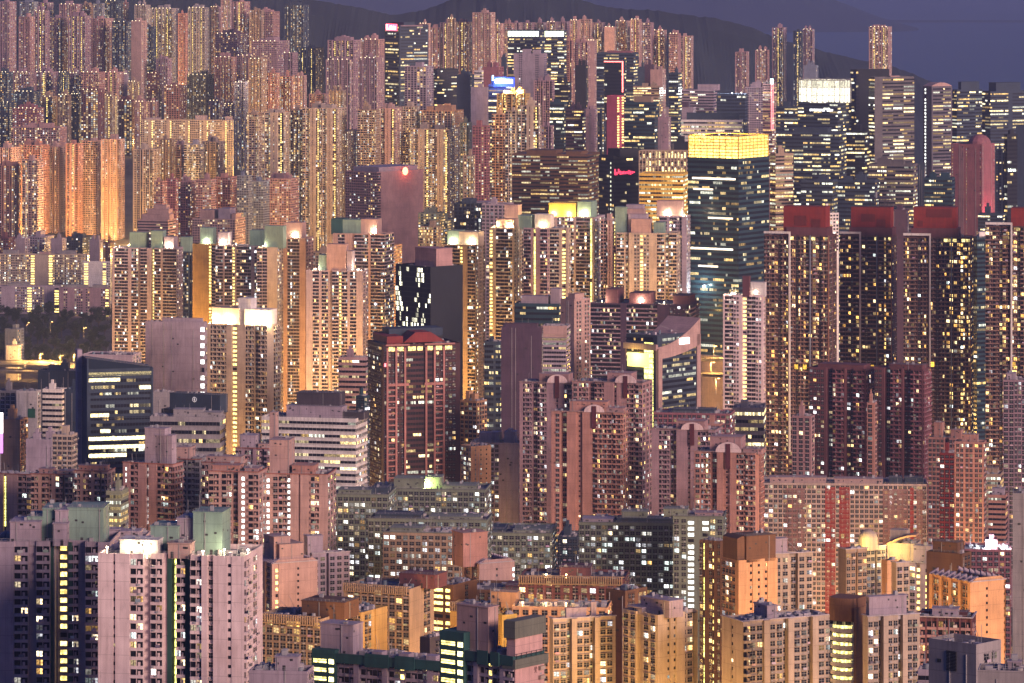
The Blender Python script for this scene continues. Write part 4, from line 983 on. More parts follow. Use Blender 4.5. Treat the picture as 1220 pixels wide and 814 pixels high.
def canopy(B):
    q = MB(); n = 10; y0 = -B.b / 2; u0, u1 = -B.a / 2, B.a / 2
    for i in range(n):
        t0, t1 = i / n, (i + 1) / n; f = lambda t: B.hgt + .1 + 4.2 * math.sin(t * math.pi * .5)
        q.hexa([(lerp(u0, u1, t0), y0 - 2, f(t0) - .9), (lerp(u0, u1, t1), y0 - 2, f(t1) - .9), (lerp(u0, u1, t1), y0 + 7, f(t1) - .9), (lerp(u0, u1, t0), y0 + 7, f(t0) - .9)],
               [(lerp(u0, u1, t0), y0 - 2, f(t0)), (lerp(u0, u1, t1), y0 - 2, f(t1)), (lerp(u0, u1, t1), y0 + 7, f(t1)), (lerp(u0, u1, t0), y0 + 7, f(t0))])
    q.build('curved_canopy', wall(C['orange']), B.root)
    lamp_light((u0 + 4, y0 - 9, B.hgt - 3), 7000, (1, .68, .18), .6, B.root)
    q = MB(); q.box(u0, u0 + 8, y0 + 8, y0 + 14, B.hgt, B.hgt + 5); q.build('lit_hut', wall(C['cream']), B.root)
def slats(B):
    """upright slats along the parapet"""
    q = MB(); y = -B.b / 2; h = B.hgt; n = int(B.a / .95); hh = min(3.6, B.hgt * .3)
    for i in range(n):
        u = lerp(-B.a / 2 + .1, B.a / 2 - .3, i / n); q.box(u, u + .38, y - 1.1, y - .62, h - 2.4, h + 1.0)
    q.box(-B.a / 2, B.a / 2, y - .6, y - .06, h - 2.7, h - 2.3); q.box(-B.a / 2, B.a / 2, y - .6, y - .06, h + .6, h + 1.05)
    q.build('slatted_parapet', wall(C['tan']), B.root)
# ------------------------------------------------------------------ far rows, under the hills
row(7050, 'hilltop row, far left', 'towers highest on the left hillside',
    '-6_17:2/f/mauve 23_44:2/m/blue 44_62:3/c/mauve 70_96:5/f/mauve 96_111:6/k/tan 111_124:4/m/blue 124_146:1/m/slate 146_153:3/f/rose 160_178:6/f/grey 179_212:10/c/grey 212_223:16/f/salmon 223_250:9/c/grey 250_263:8/f/mauve 263_276:-6/f/mauve 277_297:2/c/rose 297_314:12/f/tan 306_332:14/k/rose 338_367:6/m/slate', lit=.3, smax=2)
row(6650, 'long row below hilltop', 'linked towers in a long row below the left hilltop',
    '22_40:20/f/rose 40_58:13/c/mauve 58_81:21/f/mauve 81_107:19/c/mauve 107_133:22/f/rose 133_155:26/m/slate 155_174:25/b/pink 168_185:32/m/slate 186_204:70/f/mauve', lit=.32, smax=2)
row(6300, 'band under linked row', 'mid-rise blocks with lamps along their roofs, upper left',
    '-4_14:86/w/slate 13_40:86/k/mauve 41_69:86/c/mauve 69_82:86/y/slate 82_97:87/w/mauve 96_123:86/k/rose 123_146:86/c/rose 146_153:88/b/lav 152_166:97/y/tan 174_192:87/w/maroon 195_221:102/d/salmon 222_254:89/f/olive 256_294:40/w/purple 255_281:68/f/rose 281_311:66/f/mauve', lit=.34, smax=2.2, rl=1)
row(6150, 'cluster left of valley', 'towers on the slope left of the dark wooded gap',
    '299_343:49/w/mauve 325_354:63/f/mauve 354_385:57/c/slate 390_430:48/c/mauve 428_459:47/f/rose 388_424:71/f/mauve 422_459:69/f/mauve', lit=.28, smax=2)
row(5980, 'crowded band, upper left', 'mixed blocks packed together on the upper left slope',
    '-4_18:122/w/slate 15_46:109/w/slate 44_70:115/y/tan 68_84:113/k/tan 84_97:112/w/slate 96_123:107/d/maroon 122_139:114/y/tan 138_163:120/d/maroon 160_176:121/y/rose 175_188:121/d/rose 279_294:98/f/white 293_312:97/f/white 248_266:120/w/mauve 266_282:124/w/mauve', lit=.36, smax=2.3, rl=1)
row(5850, 'salmon cluster beside pale slab', 'salmon towers right of the long pale slab',
    '296_317:70/f/tan 314_333:87/m/salmon 332_350:91/k/salmon 349_365:90/m/pink 368_392:112/f/rose 392_412:108/f/tan', lit=.45, smax=2.4)
bld(166, 278, 143, 5750, 'y', 'cream', 'long pale slab block with bright stair columns below the roofline, upper left', xs=277, th=8, lit=.4, fh=3.0, group=None, roof=[(172, 190, 141, 'lav'), (232, 246, 138, 'lav'), (268, 276, 139, 'lav')])
bld(12, 76, 152, 5700, 'k', 'rose', 'low wide rose block with a lamp-lit roof edge, above the orange-lit towers', xs=70, th=10, lit=.35, fh=2.9)
# orange lit wall of towers, left
row(5300, 'orange-lit wall of towers', 'close-packed orange-lit towers at the left edge',
    '-8_21:176/f/pink 21_56:173/k/salmon 56_79:175/f/pink 78_98:171/c/salmon 95_122:168/k/pink 120_147:166/f/pink', lit=.3, smax=2.4, fh=2.7)
row(5150, 'pair group beside orange wall', 'towers just right of the orange-lit wall of towers',
    '158_190:178/f/cream 189_208:166/f/tan 206_222:172/m/mauve 219_242:172/k/white 240_267:169/f/cream', lit=.38, smax=2.6)
row(4900, 'segmented red row, left', 'rose and grey slabs in a segmented row at left',
    '183_198:216/w/salmon 197_212:213/w/wine 212_233:216/w/rose 233_257:214/w/rose 256_282:211/w/salmon 282_300:209/w/blue 299_320:216/w/blue 316_355:213/w/rose', lit=.25, smax=2.0)
bld(163, 207, 262, 4800, 'h' if False else 'o', 'pink', 'stepped pink terraced block with curving balconies, below the segmented red row', xs=200, th=15, lit=.15, fh=3.2, name='terraced_building', cat='building',
    roof=[(166, 200, 256, 'pink', .2, .8, 'terrace'), (172, 198, 250, 'pink', .3, .85, 'terrace'), (178, 194, 245, 'pink', .45, .9, 'terrace')], auto=False)
bld(228, 290, 261, 4700, 'w', 'pink', 'low pink block with sloping roof slabs behind green-topped towers', xs=280, th=15, lit=.2, roof=[(235, 252, 251, 'pink'), (258, 272, 249, 'lav'), (274, 279, 255, 'pink')])
# green-roofed towers, upper centre-left
row(5010, 'upper green-capped cluster', 'yellow grey towers with green roof caps, upper centre left',
    '293_312:136/k/tan 310_345:134/p/cream 346_362:131/k/tan 360_412:129/p/cream 357_427:157/p/cream 426_452:131/k/tan 450_478:129/p/pink 470_500:127/k/cream 488_553:154/p/cream 500_552:132/k/orange 548_562:146/m/olive', lit=.42, smax=2.6, pcol='cream', fh=2.75)
# towers in front of the hill, upper centre
row(6500, 'pale row, upper centre', 'pale towers below the hills at upper centre',
    '499_513:28/f/pink 512_526:33/f/rose 524_541:27/c/mauve 533_543:22/f/tan 543_562:26/c/rose 563_590:15/f/pink 588_600:28/c/rose 598_613:28/k/rose', lit=.36, smax=2.2)
row(6800, 'twin-topped row, upper centre', 'pale towers with paired lift towers on their roofs',
    '607_622:27/f/mauve 622_637:27/c/mauve 637_651:27/f/mauve 651_665:26/c/mauve 664_680:26/f/mauve', lit=.3, smax=2.0)
row(6700, 'row under wooded ridge', 'pale towers along the foot of the wooded ridge',
    '679_692:24/c/rose 690_706:23/f/pink 706_722:27/c/mauve 720_735:32/b/pink 733_752:25/f/pink 751_765:23/c/rose 763_780:27/k/mauve 778_795:36/c/rose 797_812:40/k/rose 810_827:43/c/pink', lit=.34, smax=2.2)
row(7300, 'hazy group before ridge end', 'slim hazy towers standing apart before the ridge end',
    '876_894:62/f/rose 900_918:60/f/rose 920_939:33/c/mauve 945_958:37/c/slate 956_972:35/f/mauve', lit=.3, smax=1.8)
bld(1036, 1064, 32, 6900, 'c', 'pink', 'single tall pink tower rising alone above the office blocks, upper right', xs=1058, th=20, lit=.35, group=None)
# lower towers behind offices, upper centre
row(6000, 'salmon pair right of lit-top office', 'salmon slabs squeezed between upper centre offices',
    '672_684:48/f/salmon 682_704:50/f/rose 700_712:48/b/pink', lit=.3)
# offices, upper centre
bld(457, 510, 30, 5400, 'o', 'slate', 'dark office tower with a glowing red sign on its top left corner', xs=476, th=62, fh=4.0, lit=.42, pal='off', fn=None, front='b.5 h6 b.5', side='b.5 h6 h6 b.5', auto=False, group=None,
    roof=[(459, 474, 27, 'slate', .2, .6)])
SPECS[-1]['fn'] = lambda B: corner_sign(B)
bld(482, 516, 79, 5200, 'd', 'lav', 'low lavender block beside the dark office tower with red sign', xs=508, th=20, lit=.2)
bld(514, 546, 82, 5250, 'o', 'black', 'dark office block with green-tinted windows and a red corner light', xs=521, th=65, lit=.35, pal='cool', fh=3.8, auto=False)
bld(544, 566, 89, 5200, 'b', 'slate', 'dark blank block left of the small lit sign box', xs=560, th=20)
bld(565, 576, 84, 5180, 'o', 'white', 'small white box tower with a lit advertising panel on top', xs=574, th=20, fh=4, lit=.5)
bld(575, 600, 80, 5350, 'b', 'wine', 'dark magenta blank block behind the blue neon sign', xs=594, th=20)
bld(561, 583, 104, 5120, 'b', 'lav', 'lavender blank-walled block with a gabled top, upper centre', xs=581, th=15)
bld(582, 613, 101, 4800, 'o', 'slate', 'office block crowned by a blue neon sign', xs=610, th=15, fh=3.8, lit=.6, auto=False, roof=[(585, 612, 92, 'slate', .1, .5)], smax=4)
SPECS[-1]['fn'] = lambda B: blue_neon(B)
bld(597, 604, 68, 5500, 'b', 'slate', 'very slim blue lit slab behind the blue neon sign', xs=603, th=15)
bld(612, 652, 64, 5500, 'b', 'lav', 'lavender blank block with two lamps on its wall, upper centre', xs=648, th=15, front='b4 w3 b10 w3 b4', lit=.05)
bld(605, 650, 37, 5700, 'o', 'slate', 'wide office block with a glowing white top storey, upper centre', xs=642, th=15, fh=4, lit=.5, pal='cool', auto=False, fn=lambda B: lit_band(B, (.8, 1, .75), 2.6, 7))
bld(649, 675, 37, 5650, 'o', 'slate', 'narrow office block with a glowing white top storey, upper centre', xs=672, th=15, fh=4, lit=.75, smax=4.5, auto=False, fn=lambda B: lit_band(B, (.85, 1, .6), 3.2, 7))
bld(636, 661, 96, 4900, 'f', 'mauve', 'mauve finned block below the two glowing office tops', xs=657, th=15, lit=.2)
bld(660, 681, 98, 4950, 'o', 'black', 'small dark block right of the mauve finned block, upper centre', xs=677, th=15, lit=.3)
bld(686, 701, 78, 4900, 'b', 'black', 'slim black blank slab, upper centre', xs=698, th=15)
bld(711, 762, 63, 5400, 'o', 'slate', 'broad dark office block with cool lit rows behind the red neon outline', xs=755, th=15, lit=.5, fh=4, pal='cool', smax=3, roof=[(722, 750, 61, 'wine', .2, .6)])
bld(720, 746, 73, 5000, 'g', 'black', 'dark glass tower edged with red neon', xs=742, th=15, lit=.15, fh=4, auto=False, fn=lambda B: neon_edge(B))
bld(760, 772, 80, 5200, 'b', 'slate', 'dark slim block right of the red neon tower', xs=769, th=15)
bld(768, 780, 77, 5000, 'b', 'purple', 'dark purple block in front of the ridge-foot towers', xs=778, th=15)
bld(775, 794, 83, 4900, 'b', 'pink', 'pale pink windowless slab, upper centre', xs=789, th=15)
bld(797, 813, 87, 4950, 'o', 'slate', 'slim dark office tower with stacked yellow floors, upper centre', xs=808, th=15, lit=.6, fh=3.6)
bld(755, 790, 103, 4850, 'o', 'tan', 'small block with orange lit upper floors, upper centre', xs=786, th=12, lit=.7, pal='warm')
bld(813, 856, 107, 5400, 'o', 'lav', 'stepped lavender block of pale horizontal bands, upper right of centre', xs=850, th=12, lit=.12, fh=3.6, roof=[(830, 854, 101, 'lav', .3, .8)])
bld(790, 830, 128, 5000, 'b', 'lav', 'plain lavender box left of the floodlit roof block', xs=826, th=12, roof=[(800, 820, 122, 'purple')])
bld(854, 892, 112, 5100, 'g', 'slate', 'dark block with white floodlights on its roof, upper right of centre', xs=888, th=12, lit=.12, fh=4, fn=many(roof_flood(872, 110, 40000, (1, 1, .95)), roof_flood(883, 110, 40000, (1, 1, .95))), auto=False)
bld(888, 922, 104, 5300, 'w', 'lav', 'lavender block with small regular windows right of floodlit roof', xs=917, th=12, lit=.15)
bld(812, 886, 143, 4600, 'o', 'white', 'long low white block with continuous lit window bands above the golden crown', xs=884, th=8, lit=.95, fh=4.2, pal='off', smax=2.2, roof=[(818, 880, 135, 'slate', .3, .8)], auto=False)
bld(655, 676, 122, 4600, 'g', 'aqua', 'blue green office block with scattered lights, upper centre', xs=672, th=15, lit=.4, fh=3.6, pal='cool')
bld(674, 698, 130, 4550, 'o', 'purple', 'purple office block with orange lit rows, upper centre', xs=694, th=15, lit=.5, fh=3.6)
bld(697, 712, 130, 4650, 'b', 'mauve', 'mauve blank slab between office blocks, upper centre', xs=708, th=15)
bld(709, 722, 135, 4700, 'f', 'slate', 'slim dark block with an orange strip of light, upper centre', xs=719, th=15, lit=.3)
bld(723, 744, 114, 4500, 'g', 'crimson_lit', 'narrow crimson-lit slab with a ladder of yellow windows', xs=735, th=25, lit=.05, front='b5', side='s2 b1.5 s2', auto=False)  # the red light on this slab is put into its wall colour
bld(742, 786, 122, 4550, 'g', 'aqua', 'wide blue green glass block with few lights, upper centre', xs=780, th=15, lit=.3, fh=3.8, pal='cool', roof=[(755, 775, 116, 'tan')])
bld(784, 800, 140, 4500, 'b', 'mauve', 'mauve blank block above the lattice-lit facade', xs=796, th=15)
bld(592, 632, 112, 4550, 'c', 'ochre', 'golden lit tower with glowing roof below the blue neon sign', xs=626, th=15, lit=.5, fn=many(roof_flood(602, 110, 30000, (1, .7, .2)), roof_flood(618, 110, 30000, (1, .7, .2))))
bld(586, 604, 136, 4400, 'k', 'orange', 'orange-walled tower left of the golden lit tower', xs=599, th=20, lit=.4)
bld(563, 584, 150, 4500, 'w', 'wine', 'wine red slab with few lit windows, upper centre', xs=580, th=15, lit=.2)
bld(602, 618, 132, 4300, 'k', 'cream', 'cream balcony tower below the golden lit tower', xs=614, th=15, lit=.5)
bld(617, 645, 126, 4300, 'p', 'cream', 'cream and green tower with ladder windows, upper centre', xs=641, th=15, lit=.45)
bld(644, 660, 150, 4350, 'f', 'mauve', 'mauve finned tower beside the cream and green tower', xs=656, th=15, lit=.3)
bld(552, 566, 185, 4300, 'm', 'tan', 'narrow tan block at the foot of the wine red slab', xs=563, th=15, lit=.5)
bld(610, 716, 184, 4000, 'o', 'brown', 'broad brown curved office block with dim orange floors, centre', xs=700, th=14, lit=.62, pal='warm', fh=3.5, smax=1.0, roof=[(625, 660, 180, 'brown'), (672, 690, 181, 'brown')])
bld(714, 762, 186, 3900, 'g', 'black', 'black glass block with a red script sign near its top', xs=731, th=60, lit=.07, fh=3.8, auto=False, roof=[(735, 760, 178, 'black', -.2, .6)], fn=lambda B: red_script(B))
bld(762, 823, 180, 3850, 'g', 'tan', 'block behind a glowing cream lattice facade, left of the golden crown', xs=818, th=10, lit=.2, fh=3.6, auto=False, fn=lambda B: lattice(B))
bld(800, 826, 170, 4100, 'b', 'black', 'dark box just left of the golden crown', xs=822, th=10)
# right hand offices
bld(952, 1018, 122, 4500, 'o', 'slate', 'office tower with a brilliant white cylindrical crown, upper right', xs=998, th=25, fh=3.8, lit=.35, auto=False, fn=lambda B: white_crown(B))
bld(925, 960, 127, 4700, 'o', 'slate', 'dark block with lit rows left of the white crowned tower', xs=955, th=15, lit=.5, fh=3.8)
bld(909, 926, 100, 5100, 'o', 'rose', 'slim block with a red vertical light and teal beacon, upper right', xs=920, th=20, lit=.6)
SPECS[-1]['fn'] = lambda B: beacon_strip(B)
bld(958, 976, 78, 6200, 'b', 'blue', 'small blue grey billboard tower below the hazy towers', xs=972, th=15)
bld(1014, 1062, 83, 4700, 'g', 'black', 'black flat-topped office tower with yellow windows along one edge', xs=1020, th=55, lit=.2, fh=3.8, auto=False, front='g6', side='g3 b30')
bld(1036, 1092, 92, 4500, 'o', (.13, .12, .13), 'grey office tower with bright full-width floors, upper right', xs=1042, th=60, fh=3.8, lit=.62, auto=False, smax=3.6, side='b6 h8 h8 h8', roof=[(1064, 1076, 91, 'pink', .3, .6)])
bld(1101, 1136, 103, 4600, 'o', (.12, .11, .14), 'curved-top office tower edged with a dotted line of lamps', xs=1110, th=60, lit=.5, fh=3.7, auto=False, front='b1 v.8 b3', side='b1 h8 h6 b1', fn=lambda B: curved_top(B))
bld(1134, 1172, 107, 4700, 'o', 'slate', 'office block with short glowing blue and white bars on its corner', xs=1140, th=60, lit=.5, fh=3.8, roof=[(1147, 1170, 98, 'slate', .2, .7)])
bld(1170, 1236, 109, 4800, 'o', 'slate', 'wide office block with bright corner floors at right edge', xs=1180, th=65, lit=.55, fh=3.8, side='h8 b2 h8 b2', roof=[(1172, 1179, 99, 'slate')], smax=3.6)
bld(1135, 1189, 172, 4100, 'b', 'wine', 'crimson-lit blank tower with dotted lights and a domed roof', xs=1170, th=30, front='b1 t1 b12 t1 b12 t1 b1', side='b14 t1 b.6', lit=.9, smax=1.2, fn=lambda B: dome_roof(B), auto=False)
bld(1186, 1200, 178, 4250, 'f', 'slate', 'dark slim slab between the crimson tower and the blue glass block', xs=1196, th=20, lit=.2)
bld(1197, 1213, 160, 4000, 'g', 'black', 'dark blue glass block with a small green-white sign, right edge', xs=1200, th=60, lit=.2, fh=3.8, pal='cool', fn=lambda B: green_sign(B))
bld(1211, 1236, 150, 4300, 'b', 'slate', 'slate slab cut by the right edge beside the blue glass block', xs=1230, th=15)
bld(926, 1012, 158, 4100, 'o', 'slate', 'wide dark office block with yellow floors below the white crown', xs=1000, th=15, lit=.5, fh=3.7, roof=[(945, 985, 153, 'slate')])
bld(1008, 1038, 156, 4150, 'o', 'black', 'black block with cool lit windows below the flat-topped black tower', xs=1030, th=20, lit=.45, fh=3.7, pal='cool')
bld(1036, 1096, 196, 4000, 'o', (.13, .12, .13), 'grey office block with bands of bright windows above the red roofs', xs=1088, th=15, lit=.75, fh=3.7, smax=3.4)
bld(918, 946, 183, 3900, 'g', 'tan', 'block with honey-lit lattice windows right of the golden crown', xs=924, th=60, lit=.85, pal='warm', fh=3.3, smax=2.2)
bld(955, 1000, 215, 3800, 'o', 'slate', 'dark office with wide yellow floors behind the first red-roofed tower', xs=992, th=15, lit=.7, fh=3.7)
bld(996, 1050, 215, 3850, 'o', 'slate', 'dark office with yellow floors behind the second red-roofed tower', xs=1042, th=15, lit=.6, fh=3.7)
bld(975, 1000, 254, 3500, 'w', 'white', 'small white slab with plain windows between two red-roofed towers', xs=985, th=60, lit=.25)
bld(1094, 1104, 196, 3950, 'b', 'slate', 'slim blank slab beside an orange-lit sign, right of grey office block', xs=1101, th=15)
bld(1102, 1140, 212, 3900, 'o', 'aqua', 'blue green office with cool lit windows left of the crimson tower', xs=1134, th=15, lit=.5, pal='cool', fh=3.7)
bld(1166, 1200, 255, 3600, 'o', 'slate', 'low dark block below the crimson-lit tower', xs=1194, th=15, lit=.3)
bld(1060, 1085, 250, 3500, 'b', 'purple', 'dark purple slab between the second and third red-roofed towers', xs=1080, th=15)
bld(1160, 1184, 282, 3250, 'g', 'aqua', 'blue glass tower with white ledges right of the third red-roofed tower', xs=1164, th=55, lit=.12, fh=3.4, pal='cool', roof=[(1161, 1164, 277, 'white')])
# golden-crowned glass tower and its low wing
bld(821, 920, 189, 3500, 'g', 'aqua', 'tall blue green glass tower with a glowing golden crown', xs=880, th=33, fh=4.2, lit=.24, smax=1.9, auto=False, pal='off', fn=lambda B: gold_crown(B))
# ------------------------------------------------------------------ left middle
row(4950, 'low band before orange towers', 'low dark slabs in front of the orange-lit wall of towers',
    '-5_16:283/w/maroon 14_34:284/b/lav 32_62:282/w/lav 60_78:284/b/lav 76_108:283/w/slate 106_122:286/b/lav 120_136:289/w/maroon', lit=.3)
bld(-6, 105, 303, 4800, 'y', 'cream', 'long cream slab with two glowing stair columns and a white panel, left edge', xs=104, th=6, lit=.5, pal='res', front='w3 w3 w3 w3 w3 w3 w3 s3 b8 s3 w3 w3 w3 w3 w3 w3 w3', auto=False, roof=[(2, 20, 299, 'grey'), (46, 58, 301, 'pink', 0, .6), (70, 90, 299, 'grey')])
bld(99, 132, 312, 4730, 'y', 'white', 'white slab end with two glowing stair columns, left', xs=131, th=6, front='s5 b12 s4 w3', lit=.3, auto=False)
bld(-6, 72, 341, 4650, 'y', 'lav', 'long grey slab with a flat wide roof and glowing stair slots, left edge', xs=71, th=5, front='w3 b7 w3 w3 s3 w3 w3 b5 s3', lit=.35, auto=False, roof=[(8, 34, 338, 'grey', .1, .8)])
bld(70, 131, 343, 4620, 'y', 'mauve', 'mauve slab with a red panel and one glowing stair slot at its end', xs=130, th=5, front='b3 w3 b5 w3 w3 b2 w3 b8 w3 s3', lit=.35, auto=False, roof=[(76, 104, 340, 'grey', .1, .8), (110, 128, 340, 'grey', .1, .8)])
bld(5, 27, 392, 4180, 'b', 'blue', 'small blue windowless block below the trees, left edge', xs=20, th=25)
bld(7, 24, 412, 4100, 'b', 'white', 'white lit panel block beside the elevated road', xs=22, th=10)
bld(14, 50, 129, 5900, 'w', 'wine', 'low wine red slab with small windows, above the wide rose block, upper left', xs=44, th=15, lit=.3, seed=5)
bld(-6, 27, 197, 5200, 'f', 'salmon', 'lower salmon tower standing before the orange-lit wall, left edge', xs=22, th=18, lit=.4, seed=6)
bld(26, 50, 191, 5180, 'k', 'pink', 'lower pale pink tower before the orange-lit wall of towers', xs=44, th=18, lit=.4, seed=7)
# ------------------------------------------------------------------ middle: tall public housing
GRN = dict(pcol='lav', fh=2.9, lit=.34)
bld(132, 216, 296, 3850, 'p', 'lav', 'lavender tower with yellow bays and pale green roof boxes, left of centre', xs=210, th=12, auto=False, front='b1 k3 k3 b1.5 k3 r1:-3 k3 b2 s1.1:-4 k3 b1 k3 k3', roof=[(152, 171, 278, 'mint'), (178, 192, 276, 'mint'), (194, 206, 283, 'lav')], fn=many(roof_flood(140, 290, 9000), roof_flood(200, 290, 9000)), **GRN)
bld(212, 232, 300, 3950, 'm', 'slate', 'dark recessed tower between lavender tower and ochre-walled tower', xs=228, th=12, lit=.35, roof=[(214, 226, 283, 'mint')])
bld(229, 263, 291, 3800, 'p', 'ochre', 'ochre-walled tower with a ladder of lights and a green roof box', xs=258, th=12, auto=False, front='b6 b3 s1.6:-1 k3', roof=[(237, 253, 272, 'mint')], fn=roof_flood(245, 290, 9000), **GRN)
bld(256, 318, 293, 3750, 'p', 'lav', 'lavender balcony tower with tall green roof box, left of centre', xs=312, th=12, auto=False, front='k3 b.6 k3 s1.2:-2 b.6 k3 k3 b1.5 k3', roof=[(258, 270, 278, 'lav'), (296, 318, 275, 'mint')], fn=many(roof_flood(264, 290, 9000), roof_flood(280, 290, 9000)), **GRN)
bld(306, 336, 295, 3700, 'p', 'cream', 'cream and yellow tower with green cap beside the lavender balcony tower', xs=330, th=12, auto=False, front='k3 k3 b3 b3', roof=[(314, 336, 270, 'mint')], fn=roof_flood(312, 290, 9000), **GRN)
bld(332, 372, 284, 3720, 'p', 'pink', 'pink-grey balcony tower behind the sloped pink roof structure', xs=364, th=14, auto=False, front='b4 k3 k3 b3', roof=[(337, 358, 266, 'pink')], fn=roof_flood(350, 290, 9000), **GRN)
bld(364, 438, 323, 3550, 'p', 'lav', 'tower topped by a large sloping pink roof structure, left of centre', xs=432, th=12, auto=False, front='b3 k3 b1.2 k3 r2:-3 k3 s1.2:-3 k3 b1.2 k3 b3', roof=[(388, 411, 292, 'pink', .1, .6), (378, 390, 305, 'mint'), (412, 418, 300, 'lav')], fn=many(roof_flood(375, 320, 9000), roof_flood(425, 320, 9000)), **GRN)
bld(396, 468, 279, 3650, 'p', 'pink', 'pink-grey tower with twin dark green roof boxes, left of centre', xs=458, th=15, auto=False, front='b2 k3 b3 r1:-2 k3 k3 b1 k3 k3', side='k3 k3', roof=[(392, 406, 262, 'teal'), (406, 428, 263, 'mint'), (428, 447, 262, 'pink')], fn=many(roof_flood(445, 275, 9000)), **GRN)
bld(372, 400, 300, 3900, 'w', 'tan', 'tan slab behind the sloping pink roof structure', xs=395, th=12, lit=.3)
# white floodlit tower and lavender wall in front
bld(245, 332, 388, 2750, 'p', 'cream', 'cream tower with a floodlit stepped roof and yellow stair strip', xs=318, th=20, auto=False, front='b1 k3 k3 b2 s2:-1 b3 k3 w2:-2 k3', side='b3 k3', lit=.3, fh=2.9, roof=[(247, 280, 369, 'cream', .22, .75), (278, 293, 357, 'white', .3, .75), (287, 317, 370, 'white', .22, .8)],
    fn=many(roof_flood(250, 380, 15000, (1, .66, .28)), roof_flood(268, 380, 15000, (1, .66, .28)), roof_flood(300, 380, 15000, (1, .70, .34)), roof_flood(320, 380, 15000, (1, .70, .34))))
bld(172, 246, 384, 2850, 'b', 'lav', 'big blank lavender wall block with short white light slots on its edge', xs=244, th=10, front='b60 v5', fh=5.4, auto=False, roof=[(192, 240, 380, 'lav', .2, .7)])
# hospital slab with red lamp
bld(410, 503, 205, 4450, 'w', 'rose', 'tall slab with a lit red disc on its blank lavender end wall', xs=449, th=40, lit=.14, side='k3 b34', auto=False, roof=[(455, 500, 200, 'lav', .1, .9)], fn=lambda B: red_disc(B))
row(4300, 'low band right of lavender slab', 'low blocks right of the slab with the red disc',
    '440_478:293/w/orange 498_530:254/w/olive 506_545:262/w/olive 500_526:270/k/tan', lit=.5, pal='warm')
bld(541, 586, 242, 3900, 'k', 'slate', 'slate block with white square roof frame, centre', xs=575, th=15, lit=.3, fh=3.4, roof=[(566, 584, 241, 'lav'), (548, 560, 238, 'slate')])
bld(574, 612, 243, 3850, 'd', 'lav', 'lavender block with square openings at its top, centre', xs=604, th=15, lit=.25, fh=3.2)
bld(526, 578, 292, 3500, 'p', 'tan', 'greyish yellow tower with green box and lit roof, centre', xs=566, th=18, auto=False, front='b1 k3 k3 s1.2:-2 b2 k3', roof=[(531, 545, 276, 'mint'), (545, 568, 277, 'cream')], fn=many(roof_flood(538, 290, 12000), roof_flood(560, 290, 12000)), lit=.34, fh=2.9)
bld(583, 622, 272, 3450, 'p', 'cream', 'cream tower with floodlit roof and yellow ladder of stairs, centre', xs=612, th=18, auto=False, front='s1.3 b1 k3 k3 b.6', lit=.36, fh=2.9, roof=[(590, 611, 262, 'pink')], fn=many(roof_flood(588, 270, 14000, (1, .7, .3)), roof_flood(606, 270, 14000, (1, .7, .3))))
bld(596, 636, 274, 3500, 'p', 'lav', 'lavender tower right of the floodlit cream tower, centre', xs=628, th=15, auto=False, front='k3 k3 b1 k3', lit=.32, fh=2.9, roof=[(600, 616, 245, 'pink'), (616, 630, 257, 'mint')], fn=roof_flood(605, 270, 14000, (1, .72, .3)))
bld(624, 660, 272, 3420, 'p', 'mauve', 'mauve tower with green strip of stair lights, centre', xs=652, th=15, auto=False, front='k3 b1 S1:-2 b2 k3', lit=.34, fh=2.9, roof=[(618, 632, 258, 'mint'), (636, 655, 256, 'white')], fn=roof_flood(646, 268, 9000, (1, .7, .3)))
bld(653, 722, 259, 3500, 'p', 'lav', 'wide lavender tower with yellow lit crown and ladder of lights', xs=708, th=15, auto=False, front='k3 b1 k3 s1.2:-2 k3 b1 k3 k3 S1:-2 b1', lit=.34, fh=2.9, roof=[(652, 684, 243, 'yellow'), (686, 702, 241, 'mint')], fn=many(roof_flood(658, 255, 16000, (1, .65, .15)), roof_flood(676, 255, 16000, (1, .65, .15)), roof_flood(694, 255, 12000, (1, .8, .4))))
bld(655, 680, 272, 3380, 'p', 'cream', 'slim cream tower with a bright yellow stair ladder, right of mauve tower', xs=677, th=12, auto=False, front='k3 b.8 s1.4:-1 b.8', lit=.34, fh=2.9)
bld(716, 740, 262, 3480, 'p', 'pink', 'pink-grey tower with small lit roof left of the stepped roof', xs=734, th=12, auto=True, lit=.3, fh=2.9)
bld(735, 812, 278, 3400, 'p', 'cream', 'tower with stepped terrace roof and a bright white central column of windows', xs=806, th=10, auto=False, front='k3 w2:-2 b2 w2.4 s1.5 w2.4 b3 k3 w2:-2 k3', lit=.36, fh=2.9,
    roof=[(752, 775, 262, 'pink', .02, .5, 'roof_terrace'), (748, 770, 256, 'lav', .15, .6, 'roof_terrace'), (746, 766, 250, 'pink', .3, .75, 'roof_terrace'), (744, 764, 245, 'lav', .45, .9, 'roof_terrace'), (732, 746, 248, 'mint', .2, .8), (778, 790, 266, 'mint')])
bld(786, 824, 258, 3500, 'p', 'lav', 'lavender tower with yellow bay right of the stepped terrace roof', xs=818, th=10, auto=False, front='k3 b1 k3 w2:-2 b2', lit=.34, fh=2.9, roof=[(782, 812, 240, 'pink')], fn=many(roof_flood(795, 255, 9000), roof_flood(815, 255, 9000)))
bld(762, 822, 207, 3750, 'o', 'gold', 'block of brilliant yellow lit floors behind the stepped terrace roof', xs=814, th=10, lit=.97, pal='warm', fh=3.6, smax=4.5, auto=False)
